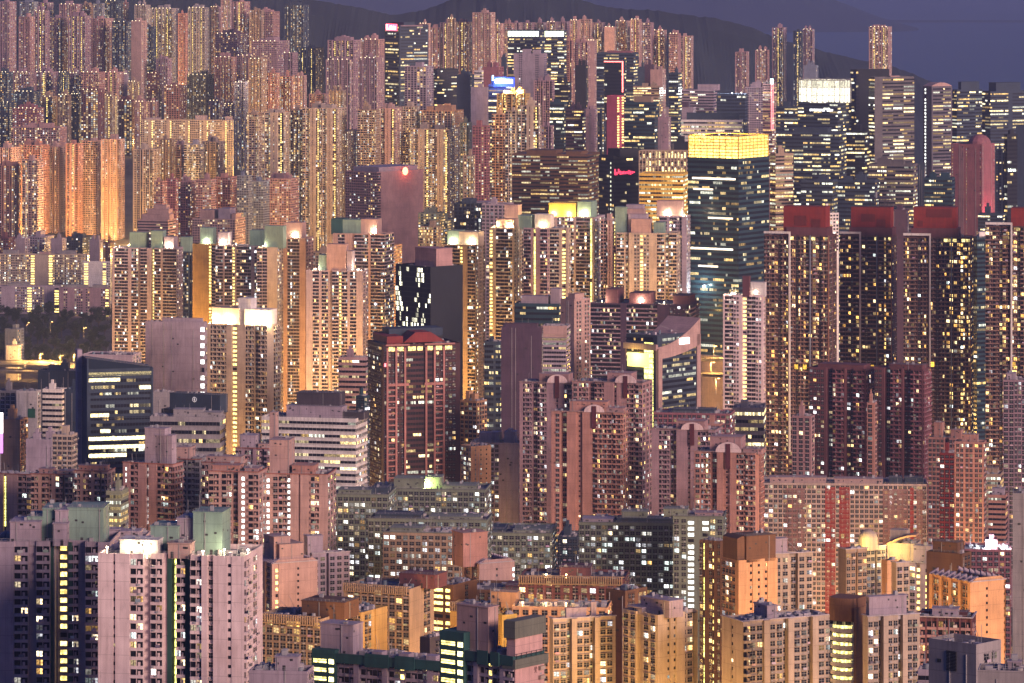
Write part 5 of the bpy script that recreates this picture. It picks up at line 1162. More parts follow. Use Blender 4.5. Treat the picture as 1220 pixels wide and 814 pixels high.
# dark stepped condominium and neighbours
bld(703, 836, 363, 3150, 'k', 'purple', 'wide dark condominium with three maroon roof boxes', xs=820, th=14, auto=False, front='k3.2 b.6 k3.2 b1.2 w2:-1.5', side='k3 w2', lit=.2, fh=3.1, pcol='mauve', roof=[(720, 734, 347, 'maroon'), (748, 772, 351, 'maroon'), (800, 819, 353, 'maroon')], fn=many(roof_flood(716, 362, 8000), roof_flood(762, 362, 8000), roof_flood(790, 362, 8000)))
bld(613, 672, 362, 3050, 'o', 'aqua', 'flat-roofed block with green lit terraces, centre', xs=666, th=10, lit=.4, pal='cool', fh=4, clut=9, roof=[(620, 652, 354, 'lav'), (655, 666, 345, 'lav')])
bld(668, 704, 357, 2980, 'b', 'pink', 'tall pink windowless slab split by a groove, centre', xs=684, th=40, auto=False, roof=[(674, 682, 351, 'pink')])
bld(645, 680, 389, 2900, 'o', 'lav', 'lavender topped office with a large dark glass panel of lit desks, centre', xs=675, th=8, front='b.5 g20 b.5', lit=.5, pal='warm', smax=1.2, fh=3.0, auto=False, fn=lambda B: blank_top(B, 27, 'pink'))
bld(597, 647, 390, 2820, 'b', 'purple', 'huge dark purple windowless tower, centre', xs=645, th=10, auto=False, roof=[(601, 640, 386, 'purple', .1, .8)], clut=6)
bld(577, 600, 407, 2900, 'g', 'slate', 'slim slate office with thin white verticals, left of dark purple tower', xs=596, th=12, lit=.4, front='g2 g2 b1 g2', fh=3.6)
bld(470, 551, 318, 3050, 'g', 'black', 'black glass block covered in bright lights with a blank pink side wall', xs=513, th=48, auto=False, front='x12', side='b1', lit=.45, fh=3.6, smax=5, pal='cool', roof=[(486, 512, 297, 'rose', .2, .7)])
bld(747, 836, 400, 2880, 'g', 'slate', 'sweeping white-capped glass office with a glowing yellow atrium', xs=783, th=40, auto=False, front='g6 S4 b1', side='b2 g14 b1.5', lit=.4, fh=3.6, smax=1.6, pal='warm', fn=lambda B: swoosh(B))
bld(862, 913, 352, 2950, 'c', 'blush', 'slim pale pink tower with a maroon fin and a white roof box', xs=909, th=14, auto=False, front='b.5 k3 w2 b1 s1.6:-1 k3 w2 b.5', lit=.22, fh=2.9, roof=[(885, 893, 330, 'maroon', -.01, .5, 'fin'), (894, 911, 337, 'white', .1, .7)], fn=many(roof_flood(872, 350, 9000), roof_flood(900, 350, 9000)))
# red-roofed quartet
RR = dict(fh=3.05, lit=.36, pal='warm', auto=False, group='tall dark towers with red roof boxes', pcol='umber', smax=3.2, clut=4)
RT = 'k3 k2.8 d1.4:-1.6 k3 b.5 k2.8 d1.4:-1.6 k3 k2.8 b.3 k2.8 d1.2:-1.5 k3'
bld(912, 1000, 281, 3070, 'k', (.12, .06, .055), 'leftmost of the dark towers with red roof boxes, clear of the helipad', xs=987, th=18, front=RT, side='b.6 w2 b1 w2 b.6', fn=lambda B: (tower_frame(B), inset(B, 946, 960, 258, 270), inset(B, 966, 976, 262, 272)), roof=[(933, 982, 247, 'red', .15, .7, 'roof_box'), (937, 984, 272, 'maroon', .1, .8)], **RR)
bld(1002, 1072, 281, 3110, 'k', (.12, .06, .055), 'dark tower whose red roof box carries a helipad', xs=1062, th=16, front=RT, side='b.6 w2 b1 w2 b.6', roof=[(1014, 1060, 248, 'red', .15, .7, 'roof_box'), (1012, 1062, 272, 'maroon', .1, .8)], fn=lambda B: (helipad(B), tower_frame(B), inset(B, 1026, 1042, 256, 265), inset(B, 1044, 1054, 262, 272)), **RR)
bld(1078, 1164, 283, 3050, 'k', (.12, .06, .055), 'dark tower with red roof box, third from left, yellow-lit top floor', xs=1156, th=12, front=RT, fn=lambda B: (tower_frame(B), inset(B, 1104, 1134, 250, 260), inset(B, 1094, 1100, 264, 271)), side='b.6 w2 b1 w2 b.6', roof=[(1089, 1139, 248, 'red', .15, .7, 'roof_box'), (1086, 1142, 273, 'maroon', .1, .8)], **RR)
bld(1176, 1262, 270, 3000, 'k', (.12, .06, .055), 'dark tower with red roof box cut by the right edge', xs=1252, th=12, front=RT, fn=tower_frame, side='b.6 w2 b1 w2 b.6', roof=[(1205, 1240, 249, 'red', .15, .7, 'roof_box')], **RR)
# central granite office
bld(436, 548, 411, 2620, 'g', (.075, .03, .035), 'red granite office tower with pink vertical ribs and a red gable', xs=457, th=72, auto=False, front='w3 w3 b1', side='w3 w2.6 g8 w2.6 w3 b1.2', lit=.24, fh=3.3, pal='off', fn=lambda B: granite(B))
bld(403, 440, 426, 2750, 'o', 'mauve', 'mauve block with lit rows left of the red granite tower', xs=436, th=10, lit=.4, fh=3.3)
bld(310, 436, 499, 2450, 'o', 'white', 'long white industrial block with stacked lit bands and dark roof huts', xs=424, th=14, lit=.55, fh=3.7, pal='off', auto=False, side='w2', roof=[(338, 405, 486, 'lav', .15, .6), (348, 400, 470, 'dark', .3, .8), (405, 430, 492, 'dark', .2, .7)], clut=10)
bld(424, 440, 472, 2520, 'w', 'aqua', 'narrow aqua slab right of the white industrial block', xs=434, th=30, lit=.35)
bld(548, 580, 478, 2650, 'w', 'orange', 'cream-orange block with small windows right of the granite tower', xs=568, th=30, lit=.25)
bld(549, 585, 532, 2500, 'b', 'orange', 'small orange building with square lit windows at granite tower foot', xs=561, th=60, front='w3', side='b1 t3 t3 t3 b1', lit=.9, pal='cool', roof=[])
bld(94, 180, 440, 2560, 'g', 'slate', 'left glass office tower with bright yellow lower floors and slanted top', xs=104, th=75, auto=False, front='b4', side='b.8 g3 g3 g3 g3 g3 b.5', lit=.32, fh=3.8, pal='off', fn=lambda B: slant_top(B), smax=2.4)
bld(97, 165, 423, 2750, 'b', 'lav', 'lavender blank block peeking above the slanted glass office', xs=158, th=10, auto=False)
bld(190, 264, 490, 2560, 'g', 'black', 'dark rounded glass block with a pale round emblem, left of centre', xs=250, th=25, auto=False, lit=.06, fh=4, roof=[(200, 262, 471, 'slate', .02, .6, 'emblem_drum')], fn=lambda B: emblem(B))
bld(180, 206, 467, 2680, 'b', 'grey', 'grey blank block left of the dark rounded glass block', xs=204, th=8, auto=False)
bld(178, 266, 497, 2480, 'o', 'grey', 'wide grey mall block with white lit shopfront bands', xs=262, th=6, lit=.4, fh=5, pal='cool', smax=3, clut=8, roof=[(205, 240, 489, 'grey'), (240, 262, 492, 'grey')])
# low buildings at left edge
bld(-6, 22, 466, 2900, 'd', 'grey', 'grey low block with deep windows at left edge', xs=19, th=10, lit=.05)
bld(19, 47, 466, 2880, 'b', 'white', 'white warehouse wall with a green panel, left edge', xs=44, th=10, fn=lambda B: green_panel(B), auto=False)
bld(44, 98, 442, 2920, 'b', 'slate', 'dark blue flat-roofed block left of slanted glass office', xs=94, th=10, clut=6)
bld(50, 78, 464, 2750, 'o', 'white', 'white block with grey louvred front, left of slanted glass office', xs=74, th=12, lit=.1, fh=3.6)
bld(76, 97, 464, 2700, 'b', 'slate', 'narrow slate slab hugging the slanted glass office', xs=92, th=15)
bld(-6, 30, 500, 2650, 'b', 'orange', 'low lit concrete block beside the glowing white billboard', xs=24, th=12)
bld(30, 72, 524, 2500, 'b', 'lav', 'low lavender roof block, left edge above the pink estate', xs=66, th=12, clut=6)
bld(62, 90, 518, 2420, 'w', 'cream', 'cream block with square windows left of the slanted glass office foot', xs=86, th=10, lit=.1)
# ------------------------------------------------------------------ salmon estate, centre
SM = dict(lit=.34, fh=2.85, auto=False, clut=6, cop=(.36, .24, .22))
ST = 'b1 k2.8 b.6 w2:-2 b2 t1:-1 b2 k2.8 b.6'
def arch(px0, px1, py): return lambda B: arch_fin(B, px0, px1, py)
bld(619, 700, 457, 2560, 'm', 'mauve', 'left rear salmon-grey tower with arched parapet, centre', xs=690, th=14, front='b1 k3 w2:-3 k3 b3 t1:-1 b2 k3 k2', roof=[(641, 676, 447, 'rose')], fn=arch(652, 676, 451), **SM)
bld(682, 779, 457, 2540, 'm', 'rose', 'right rear salmon-grey tower with arched parapet, centre', xs=765, th=18, front='w2 k3 w2:-3 k3 b3 t1:-1 b3 k3 k2', roof=[(722, 750, 446, 'rose')], fn=arch(733, 758, 451), **SM)
bld(657, 749, 492, 2420, 'm', 'salmon', 'front salmon tower with white arched parapet and dark slot, centre', xs=742, th=12, front='b1 w2 w2:-3 b3 t2:-1.2 b3 w1:-2 k3 k3 k3', roof=[(678, 722, 480, 'salmon'), (722, 742, 487, 'rose')], fn=arch(696, 720, 487), **SM)
bld(777, 862, 513, 2480, 'm', 'mauve', 'rear mauve tower with arched parapet, right of salmon trio', xs=852, th=14, front='b2 k3 w2:-3 b3 t1:-1 b2 k3 w2', roof=[(805, 838, 503, 'rose')], fn=arch(812, 838, 508), **SM)
bld(828, 912, 540, 2360, 'm', 'salmon', 'front salmon tower with white arched parapet, right of centre', xs=900, th=14, front='w2 k3 w2:-3 b2 t2:-1.2 b2 k3 k3', side='b2 k2', roof=[(845, 882, 522, 'rose'), (884, 906, 536, 'rose')], fn=arch(853, 883, 532), **SM)
bld(779, 878, 493, 2620, 'w', 'wine', 'low wine red building with pale windows right of the salmon estate', xs=870, th=10, lit=.3, clut=10, roof=[(800, 850, 489, 'slate')])
bld(836, 862, 505, 2590, 'w', 'salmon', 'small salmon block behind the front arched tower, right of centre', xs=858, th=12, lit=.2)
bld(873, 916, 486, 2800, 'o', 'grey', 'low podium with yellow lit slots below the slim pink tower', xs=910, th=6, lit=.9, pal='off', fh=5)
bld(560, 626, 528, 2600, 'b', 'lav', 'pale block at the foot of the dark purple tower', xs=618, th=10, front='w3 w3 b4', lit=.3)
# ------------------------------------------------------------------ maroon twins and neighbours, right
MT = dict(fh=2.95, lit=.24, auto=False, clut=3, pcol='wine')
bld(966, 1046, 440, 2720, 'k', 'maroon', 'left twin maroon tower with ribbed balconies, right', xs=1032, th=22, front='w2 w2 b.6 w1.6:-3 k3 b.5 w2:-3 k3 b.5', side='k3 k3', roof=[(975, 1028, 436, 'maroon', .1, .8)], **MT)
bld(1044, 1112, 440, 2700, 'k', 'maroon', 'right twin maroon tower with ribbed balconies, right', xs=1100, th=22, front='w2 b.6 w1.6:-3 k3 b.5 w2:-3 k3 b.5', side='k3 k3', roof=[(1060, 1098, 436, 'maroon', .1, .8)], **MT)
bld(944, 972, 496, 2680, 'd', 'rose', 'slim rose tower beside the left twin maroon tower', xs=966, th=18, lit=.08)
bld(1033, 1046, 480, 2600, 'd', 'salmon', 'narrow salmon tower standing between the maroon twins', xs=1042, th=18, lit=.1)
bld(907, 1108, 577, 2420, 'w', (.46, .36, .33), 'long residential slab with red and white vertical panels', xs=1104, th=4, auto=False, front='b.1 w2.7 w2.7', lit=.28, fh=2.75, clut=16, fn=lambda B: red_panels(B), roof=[(918, 985, 571, 'pink', .1, .5), (995, 1052, 572, 'pink', .1, .5), (1060, 1075, 570, 'slate', .1, .5), (1078, 1100, 570, 'slate', .1, .5)])
bld(1107, 1148, 522, 2520, 'w', 'salmon', 'rear coral tower, stepping back from the front coral tower', xs=1140, th=20, lit=.2, roof=[(1113, 1122, 505, 'salmon'), (1132, 1144, 513, 'salmon')], front='w2.5 w2.5 w1.5:-2 w2.5')
bld(1138, 1178, 527, 2400, 'w', 'salmon', 'front coral tower glowing orange near its base, right', xs=1172, th=14, lit=.2, front='b.4 w2.5 b.4 w2.5 b.4 w2.5 b.4', roof=[(1146, 1164, 519, 'salmon')])
bld(1120, 1142, 540, 2450, 'w', 'red', 'red-brown side tower left of the front coral tower', xs=1137, th=14, lit=.2)
bld(1196, 1236, 453, 2600, 'd', 'mauve', 'pinkish tower at right edge with a small rooftop shed', xs=1230, th=10, lit=.2, roof=[(1200, 1210, 446, 'lav')], front='d3 w2 d3')
bld(1178, 1203, 590, 2350, 'o', 'salmon', 'low red and white banded block at right, by the coral towers', xs=1198, th=12, lit=.25, roof=[(1182, 1196, 583, 'lav')])
bld(1170, 1200, 565, 2560, 'g', 'tan', 'small yellow lit curved podium right of the front coral tower', xs=1192, th=12, lit=.8, pal='warm')
bld(1207, 1250, 588, 1950, 'b', 'grey', 'tall plain grey tower cut by the right edge', xs=1244, th=8, auto=False, fh=3)
bld(1150, 1210, 655, 2200, 'w', 'wine', 'low flat-roofed wine red building with two white roof lamps', xs=1204, th=6, lit=.3, clut=6, fn=many(roof_flood(1176, 652, 15000, (.9, .95, 1)), roof_flood(1200, 652, 15000, (.9, .95, 1))))
# ------------------------------------------------------------------ pink estate, left
PE = dict(lit=.34, fh=2.8, auto=False, clut=8, cop=(.36, .14, .11))
PT = 'k3 b1.2 k3 t1.2:-1 b1.6 k3 r1:-3 k3'
def hump(*a): return lambda B: barrel(B, *a)
bld(-8, 44, 566, 2120, 'm', 'pink', 'pink block with dark banded rounded bays, far left of pink estate', xs=38, th=14, front='b3 S1:-2 b4 k3 w2', **PE)
bld(36, 92, 566, 2080, 'm', 'pink', 'pink block with framed roof panels, second in pink estate', xs=86, th=10, front=PT, roof=[(44, 60, 560, 'rose'), (66, 84, 562, 'pink')], **PE)
bld(88, 134, 562, 2060, 'm', 'pink', 'pink block with square roof openings, left of the yellow gap', xs=128, th=10, front=PT, roof=[(92, 126, 556, 'salmon', .1, .5)], **PE)
bld(144, 216, 554, 2020, 'm', 'rose', 'rose-grey tower with dark horizontal bands and a white light line', xs=206, th=22, front='b1 v.5 b1 k3 b3 v.8:-2 b3 k3 k3', side='k3 k3', roof=[(182, 202, 520, 'lav', .2, .7), (208, 214, 512, 'lav', .2, .6, 'chimney')], **PE)
bld(206, 246, 548, 2100, 'm', 'grey', 'grey-fronted block with square roof frames right of banded tower', xs=238, th=12, front='w2 k3 b.5 k3 w2', roof=[(207, 225, 534, 'pink'), (228, 240, 546, 'grey')], **PE)
bld(240, 292, 552, 2060, 'm', 'pink', 'pink block with long roof windows, right of the grey-fronted block', xs=284, th=10, front=PT, roof=[(244, 286, 545, 'pink', .1, .55)], **PE)
bld(248, 318, 563, 1980, 'm', 'pink', 'pink block with red trimmed roof, front of pink estate', xs=308, th=10, front='k3 b.6 k3 w2:-2 b1 v1.0 b1 k3', roof=[(251, 283, 556, 'salmon', .1, .5), (290, 306, 559, 'rose', .1, .5)], **PE)
bld(280, 330, 535, 2120, 'm', 'mauve', 'mauve block carrying tall twin roof towers, right end of pink estate', xs=322, th=12, front=PT, roof=[(283, 302, 520, 'lav', .2, .8), (318, 326, 492, 'pink', .3, .6, 'chimney'), (306, 318, 530, 'pink')], **PE)
bld(310, 398, 566, 1990, 'm', 'pink', 'pink tower with rounded banded bays and bright stair slots', xs=390, th=8, front='b2 v1.2 b1 w2 k3 v1.2:-2 b3 b.6:-1 b3 b.6:-1 k3 b3', roof=[(318, 342, 526, 'pink', .2, .8), (346, 372, 556, 'salmon')], **PE)
bld(126, 150, 585, 2000, 'g', 'olive', 'dim olive block with yellow floors in the gap of the pink estate', xs=144, th=10, lit=.6, pal='warm')
# ------------------------------------------------------------------ green-grey slabs, centre
OG = dict(fh=2.8, lit=.5, auto=False, pal='cool', clut=12, cop=(.16, .18, .16))
bld(395, 470, 590, 2080, 'w', 'olive', 'tall grey green slab at left of the green estate', xs=462, th=6, roof=[(402, 440, 585, 'olive', .1, .5), (440, 460, 582, 'slate', .2, .7)], **OG)
bld(440, 585, 584, 2180, 'w', 'olive', 'long rear grey green slab with lit penthouse, centre', xs=578, th=6, roof=[(468, 505, 572, 'olive', .1, .6), (505, 524, 570, 'olive', .2, .6), (525, 565, 580, 'olive')], fn=roof_flood(505, 580, 16000, (.8, 1, .3)), **OG)
bld(438, 586, 620, 2000, 'w', 'olive', 'middle grey green slab with long slatted roof, centre', xs=580, th=6, roof=[(445, 500, 615, 'slate', .2, .8), (510, 570, 617, 'olive', .2, .8)], **OG)
bld(456, 556, 636, 1950, 'w', 'tan', 'nearest tan-grey slab with a row of roof vents, centre', xs=548, th=8, roof=[(462, 500, 631, 'olive', .2, .8)], **OG)
bld(556, 664, 636, 2060, 'w', 'olive', 'grey green slab below the front salmon tower, centre', xs=656, th=5, roof=[(575, 600, 632, 'slate'), (610, 655, 633, 'olive')], **OG)
bld(690, 810, 624, 2050, 'w', 'olive', 'broad grey green slab with many lit windows, right of centre', xs=804, th=5, front='w2.9', roof=[(694, 730, 620, 'lav', .1, .5), (735, 805, 619, 'slate', .1, .5), (740, 770, 611, 'olive', .2, .6)], **OG)
bld(802, 868, 616, 2010, 'w', 'olive', 'grey green slab with a dazzling white stair column, right of centre', xs=862, th=6, front='w2.4 w2.4 v2.4 b.4 b1.6 b.4 v2.4 w2.4 w2.4', roof=[(790, 818, 608, 'olive', .2, .7), (828, 860, 612, 'mauve', .1, .5)], **OG)
bld(664, 694, 640, 2150, 'w', 'slate', 'slate slab wedged between the two grey green slab groups', xs=688, th=6, lit=.2)
# ------------------------------------------------------------------ foreground estates
# twin-core public housing towers, lower left
W1 = 'b5 k4.8 b2.8:-3 k4.8:-2 b.6:-4 S0.01:-5 b1.5:-7 s3.4:-8 b1.5:-7 k4:-3 b3.4:-4 k4.6'
def core(B): green_core(B)
bld(-10, 132, 646, 1360, 'p', 'lav', 'lavender tower with green core and short yellow stair bars, lower left corner', xs=131, th=2, b=26, auto=False, lit=.34, fh=2.78, ind=100, pcol=None, par=1.6,
    front='b7.2 k4.7 b2.5:-3 k4.6:-1 b1.4:-4 b.8:-7 s3.0:-8 b.8:-7 k3.3:-3 b2.6:-4 k4.4 b4',
    roof=[(10, 46, 623, 'lav', .1, .6), (29, 47, 617, 'mint', .25, .8), (47, 66, 607, 'mint', .25, .8), (77, 120, 606, 'mint', .25, .8), (63, 78, 609, 'lav', .18, .8), (62, 79, 625, 'lav', .06, .4, 'core_bay')], clut=6, fn=lambda B: paint_core(B, 62, 79))
bld(114, 306, 663, 1290, 'p', 'blush', 'pink tower with green core and a continuous yellow light strip, lower left', xs=291, th=9, b=26, auto=False, lit=.34, fh=2.78, ind=100, pcol=None, par=1.6,
    front='b5.4 t.8:-.5 b5.2 k4.7 b2.4:-3 k4.2:-1 b1.2:-4 b.8:-7 S1.7:-8 b.8:-7 k3.3:-3 b2.6:-4 k4.3 b2.0:.6 w2:-1 b5.2 t1.4:-.2 b4.6',
    side='k4 b2 w2.6 b4', roof=[(138, 184, 647, 'white', .1, .42), (169, 203, 630, 'mint', .35, .8), (221, 256, 612, 'mint', .35, .8), (200, 220, 620, 'lav', .42, .85), (196, 223, 650, 'pink', .12, .5, 'core_bay')], clut=7,
    fn=many(lambda B: paint_core(B, 200, 216), roof_flood(120, 660, 800, v=.2), roof_flood(150, 660, 1000, v=.06), roof_flood(172, 660, 1000, v=.06), roof_flood(240, 660, 300, v=.05), roof_flood(262, 660, 1000, v=.22), roof_flood(290, 660, 800, v=.25)))
bld(112, 172, 641, 1420, 'b', 'lav', 'pale lavender rooftop wing with pipes behind the pink tower, lower left', xs=170, th=4, b=18, auto=False, clut=14, roof=[(116, 140, 632, 'lav', .3, .6), (142, 165, 634, 'lav', .1, .5)])
# teal-banded blocks along the bottom
TB = 'k3 b1.2:.8 k3 k3 b1.2:.8 k3 S1.4:-.3 k3 b1.2:.8 k3'
bld(372, 532, 790, 1330, 'k', 'lav', 'teal-capped grey block with a yellow-slotted stair tower, bottom left of centre', xs=530, th=25, b=14, auto=False, lit=.2, fh=2.8, front='k3 b1.4:.8 k3 k3 b1.4:.8 k3 k3 b1.4:.8 k3 s1.3:-.2 k3 k3 b1.4:.8 k3',
    roof=[(376, 416, 754, 'lav', .1, .6, 'lift_house')], clut=10, fn=lambda B: teal_trim(B, 373, 399, 772), ind=60)
bld(528, 657, 784, 1270, 'k', 'lav', 'grey block with pink end wall, red emblem and teal stair tower, bottom centre', xs=613, th=38, b=14, auto=False, lit=.2, fh=2.8, front='k3 b1.4:.8 k3 k3 b1.4:.8 k3 s1.3:-.2 k3 b1.4:.8 k3', side='b11 w2.4 b.6',
    roof=[(540, 578, 729, 'pink', .1, .45, 'lift_house')], clut=8, fn=lambda B: (teal_trim(B, 530, 556, 750), pink_end(B)), ind=60)
bld(500, 536, 760, 1400, 'b', 'dark', 'small dark cube on a pink pier between the two teal blocks', xs=512, th=40, auto=False, fh=3, roof=[])
bld(296, 372, 800, 1240, 'b', 'lav', 'low pale roof with a raised square hut, bottom edge', xs=366, th=8, auto=False, clut=10, roof=[(325, 352, 784, 'lav', .3, .8)])
bld(1094, 1116, 798, 1180, 'o', 'lav', 'low louvred roof block, bottom right', xs=1112, th=10, auto=False, lit=0)
# cream and orange walk-up blocks
FB = dict(fh=2.8, auto=False, pal='res', smax=3, cop=(.46, .42, .46), par=1.5)
STG = 'b1.0 w2.9 w2.9 w2:-1.4 b.6:-1.4'
bld(655, 734, 738, 1500, 'w', 'cream', 'cream staggered block glowing orange, bottom centre', xs=659, th=72, lit=.3, side='w2.6 w2.6 w1.8:-1.5 b2:.8 w2.6 w2.6 w1.8:-2 b2:.6 w2.6 w2.6 b1', front='b4', clut=14, roof=[(676, 700, 726, 'lav', .3, .6), (706, 712, 720, 'lav', .3, .5)], ind=80, **FB)
bld(743, 833, 733, 1480, 'w', 'cream', 'yellow-lit block with two columns of small windows in its bright wall', xs=784, th=50, lit=.35, pal='res', front='w2.6 w2.6 b2.4:-1.5 w2.6 w2.6 b.6', side='b4.2 t1.2:-.4 b1.6 t1.2:-.4 b4 w2.8:-2.5 w2.8:-2.5', clut=12,
    roof=[(757, 790, 716, 'lav', .15, .5), (786, 812, 726, 'lav', .5, .9)], ind=80, fh=2.8, auto=False, wcol=None)
bld(722, 772, 704, 1620, 'b', 'brown', 'dark brown lift box with rounded corner behind the yellow-lit block', xs=745, th=40, auto=False, fh=3)
bld(834, 866, 645, 1760, 'w', 'brown', 'tall dark brown tower streaked with yellow stair lights, right of centre', xs=858, th=28, lit=.35, pal='warm', front='w2 S.8:-.6 b2.4 w2 s.8:-.4 b2 w1.6', side='b3', clut=5, fh=2.8, auto=False, pcol=None, ind=60)
bld(862, 928, 668, 1660, 'w', 'orange', 'orange block with a column of lit windows under a brown curved cap', xs=880, th=62, lit=.3, front='w2 w2 b1', side='b5 t1.3:-.3 b2 t1.4 b2 t1.3:-.3 b4.4', roof=[(864, 880, 640, 'brown', .2, .95, 'lift_house')], clut=6, fh=2.8, auto=False, ind=60, fn=lambda B: brown_cap(B, 866, 905, 640))
bld(906, 970, 661, 1740, 'w', 'cream', 'cream windowed block right of the orange block, with lavender lift box', xs=912, th=70, lit=.3, front='b3', side='b3 w2.6 w2.6 b1.2:-2 w2:-2 w2.6 w2.6', roof=[], clut=6, ind=60, fn=lambda B: side_box(B, 920, 940, 644, 'lav'), **FB)
bld(862, 995, 741, 1440, 'w', 'cream', 'staggered block with a yellow gable end and rounded white balconies, bottom right', xs=884, th=64, lit=.34, front='b4 t1.2:-.3 b4', side='k2.6:.8 w2.6 w2.6 b2.2:1 w2.6 w2.6 w1.8:-1.5 b2.2:.6 w2.6 w2.6 w1.8:-1.5 b2.2:.5 w2.6 w2.6', clut=16, ind=100, fn=lambda B: side_box(B, 920, 932, 727, 'lav'), **FB)
bld(990, 1034, 735, 1400, 'k', 'brown', 'brown octagonal stair tower with rows of yellow lit curved balconies', xs=1021, th=30, lit=0, front='b.8 K1 b.8' if False else 'k3', side='b4', fh=2.8, auto=False, clut=0, pcol='white', ind=40, fn=lambda B: stair_drum(B))
bld(1030, 1098, 735, 1380, 'w', 'cream', 'cream staggered block with a long lavender roof box, bottom right', xs=1034, th=70, lit=.34, front='b3', side='w2.6 w2.6 w2:-1.6 b2.4:.8 w2.6 w2.6 w2:-1.6 b2.4:.6 w2.6 w2.6 b1', clut=6, ind=80, fn=lambda B: side_box(B, 1037, 1083, 713, 'lav'), **FB)
bld(1092, 1168, 737, 1500, 'k', 'maroon', 'slab with dark red parapet band and lit balconies, bottom right', xs=1158, th=12, lit=.3, clut=8, roof=[(1110, 1140, 727, 'lav', .3, .7), (1096, 1150, 731, 'maroon', .5, .9)], ind=60, pcol='rose', **FB)
bld(1116, 1201, 694, 1640, 'w', 'orange', 'orange gable-ended block with a stepped line of small windows, right', xs=1158, th=60, lit=.3, front='b1:.8 w2.4 b1:.8 w2.4 b1:.8 w2.4 b1:.8 w2.4 b1:.8', side='b6 t1.5 b7 t.8:-.6', ind=60, clut=0, fn=lambda B: fin_roof(B), **FB)
bld(1106, 1160, 660, 1800, 'b', 'brown', 'big brown rooftop block with a square opening, right', xs=1146, th=30, auto=False, front='b1', roof=[(1112, 1140, 648, 'brown', .1, .8)])
# concrete box nearest the camera at lower right
bld(1111, 1197, 768, 1110, 'b', 'conc', 'bare concrete box tower with a dark louvre panel, bottom right', xs=1163, th=42, auto=False, fh=3, par=2.5, fn=lambda B: louvre(B))
bld(1166, 1240, 800, 1060, 'b', 'conc', 'low blue-roofed concrete slab in the bottom right corner', xs=1232, th=10, auto=False, par=1.6, roof=[(1200, 1215, 790, 'lav', .5, .8)])
# cluster with lit dome, right
bld(1000, 1034, 655, 1800, 'w', 'tan', 'tan block with orange pier below the lit cream dome, left part', xs=1008, th=65, lit=.3, front='b2', side='w2.6 w2.6 b1:-2 w2.6 w2.6', ind=40, clut=4, roof=[], **FB)
bld(1026, 1056, 652, 1850, 'w', 'cream', 'cream block topped by a brightly lit dome, right', xs=1032, th=65, lit=.3, front='b2', side='w2.6 w2.6 b1:-2 w2.6 w2.6', ind=40, clut=0, fn=lambda B: lit_dome(B), **FB)
bld(1052, 1070, 668, 1760, 'b', 'orange', 'narrow orange gable between two cream blocks, right', xs=1057, th=60, side='b3 t1 b3', fh=2.8, auto=False)
bld(1063, 1084, 671, 1740, 'w', 'cream', 'small cream block right of the narrow orange gable', xs=1068, th=65, lit=.2, front='b2', side='w2.6 w2.6', clut=3, ind=30, **FB)
bld(1084, 1122, 672, 1850, 'w', 'lav', 'lavender block with yellow stair slots left of the orange gable-ended block', xs=1114, th=20, lit=.3, front='w2.6 s1.6:-1 b2 s1.2 w2.6', clut=5, roof=[(1088, 1108, 652, 'lav', .2, .7)], ind=40, **FB)
bld(1058, 1100, 648, 1950, 'b', 'cream', 'rooftop block with a curved orange lit canopy, right', xs=1092, th=14, auto=False, fn=lambda B: canopy(B))
# ochre-lit estate with slatted parapets
SL = dict(fh=2.75, auto=False, lit=.34, pal='warm')
bld(303, 409, 738, 1560, 'd', 'tan', 'ochre-lit block with slatted parapet and yellow end wall, lower left', xs=382, th=22, front='b.5 d3 d3 d3', side='b3.4 t.5 b1.4 d2.2 b1.4', roof=[(348, 400, 718, 'brown', .35, .95, 'roof_hall')], ind=80, fn=lambda B: slats(B), clut=4, **SL)
bld(398, 460, 730, 1640, 'd', 'ochre', 'orange end-walled ochre-lit block behind the lower left slatted block', xs=430, th=30, front='d3', side='b1.2 d2.4 b1 b.5:-.5 b4', ind=60, fn=lambda B: slats(B), clut=4, **SL)  # orange street light is partly put into the ochre wall colour
bld(408, 516, 702, 1730, 'd', 'tan', 'brown block with slatted parapet and orange end wall, centre left', xs=488, th=24, front='b.5 d3 d3 d3', side='b5 d2.4 b1.4', roof=[(462, 505, 685, 'maroon', .45, .95, 'roof_hall')], ind=80, fn=lambda B: slats(B), clut=4, **SL)
bld(514, 568, 697, 1800, 'd', 'brown', 'brown block with wide yellow lit slots and orange gable, centre', xs=540, th=30, front='s3.4 s1.6 b.6', side='b4 d2 b3', roof=[], fn=None, clut=4, ind=60, fh=2.75, auto=False, lit=.3, pal='warm')
bld(536, 600, 722, 1640, 'b', 'ochre', 'ochre-lit roof deck with slatted parapet and dark hut, centre', xs=590, th=16, roof=[(582, 612, 706, 'orange', .3, .8, 'roof_hut')], fn=lambda B: slats(B), auto=False, fh=2.75, clut=5)  # ochre base colour carries some of the warm street light
bld(594, 616, 733, 1560, 'b', 'yellow', 'bright yellow lit gable wall behind the grey block, bottom centre', xs=598, th=60, auto=False, fh=3)  # sodium light on the gable is also painted in as yellow
bld(618, 752, 690, 1760, 'd', 'maroon', 'long maroon roof deck with slatted wall and yellow roof lamps, centre', xs=744, th=6, roof=[(664, 700, 678, 'maroon', .4, .9, 'roof_hall')], fn=many(lambda B: slats(B), roof_flood(650, 700, 900, (1, .6, .2), v=.1), roof_flood(674, 700, 900, (1, .6, .2), v=.1)), ind=40, clut=6, **SL)
bld(560, 668, 704, 1850, 'd', 'brown', 'brown roof deck behind the maroon slatted deck, centre', xs=660, th=6, roof=[(600, 640, 699, 'maroon', .3, .8)], clut=6, ind=0, **SL)
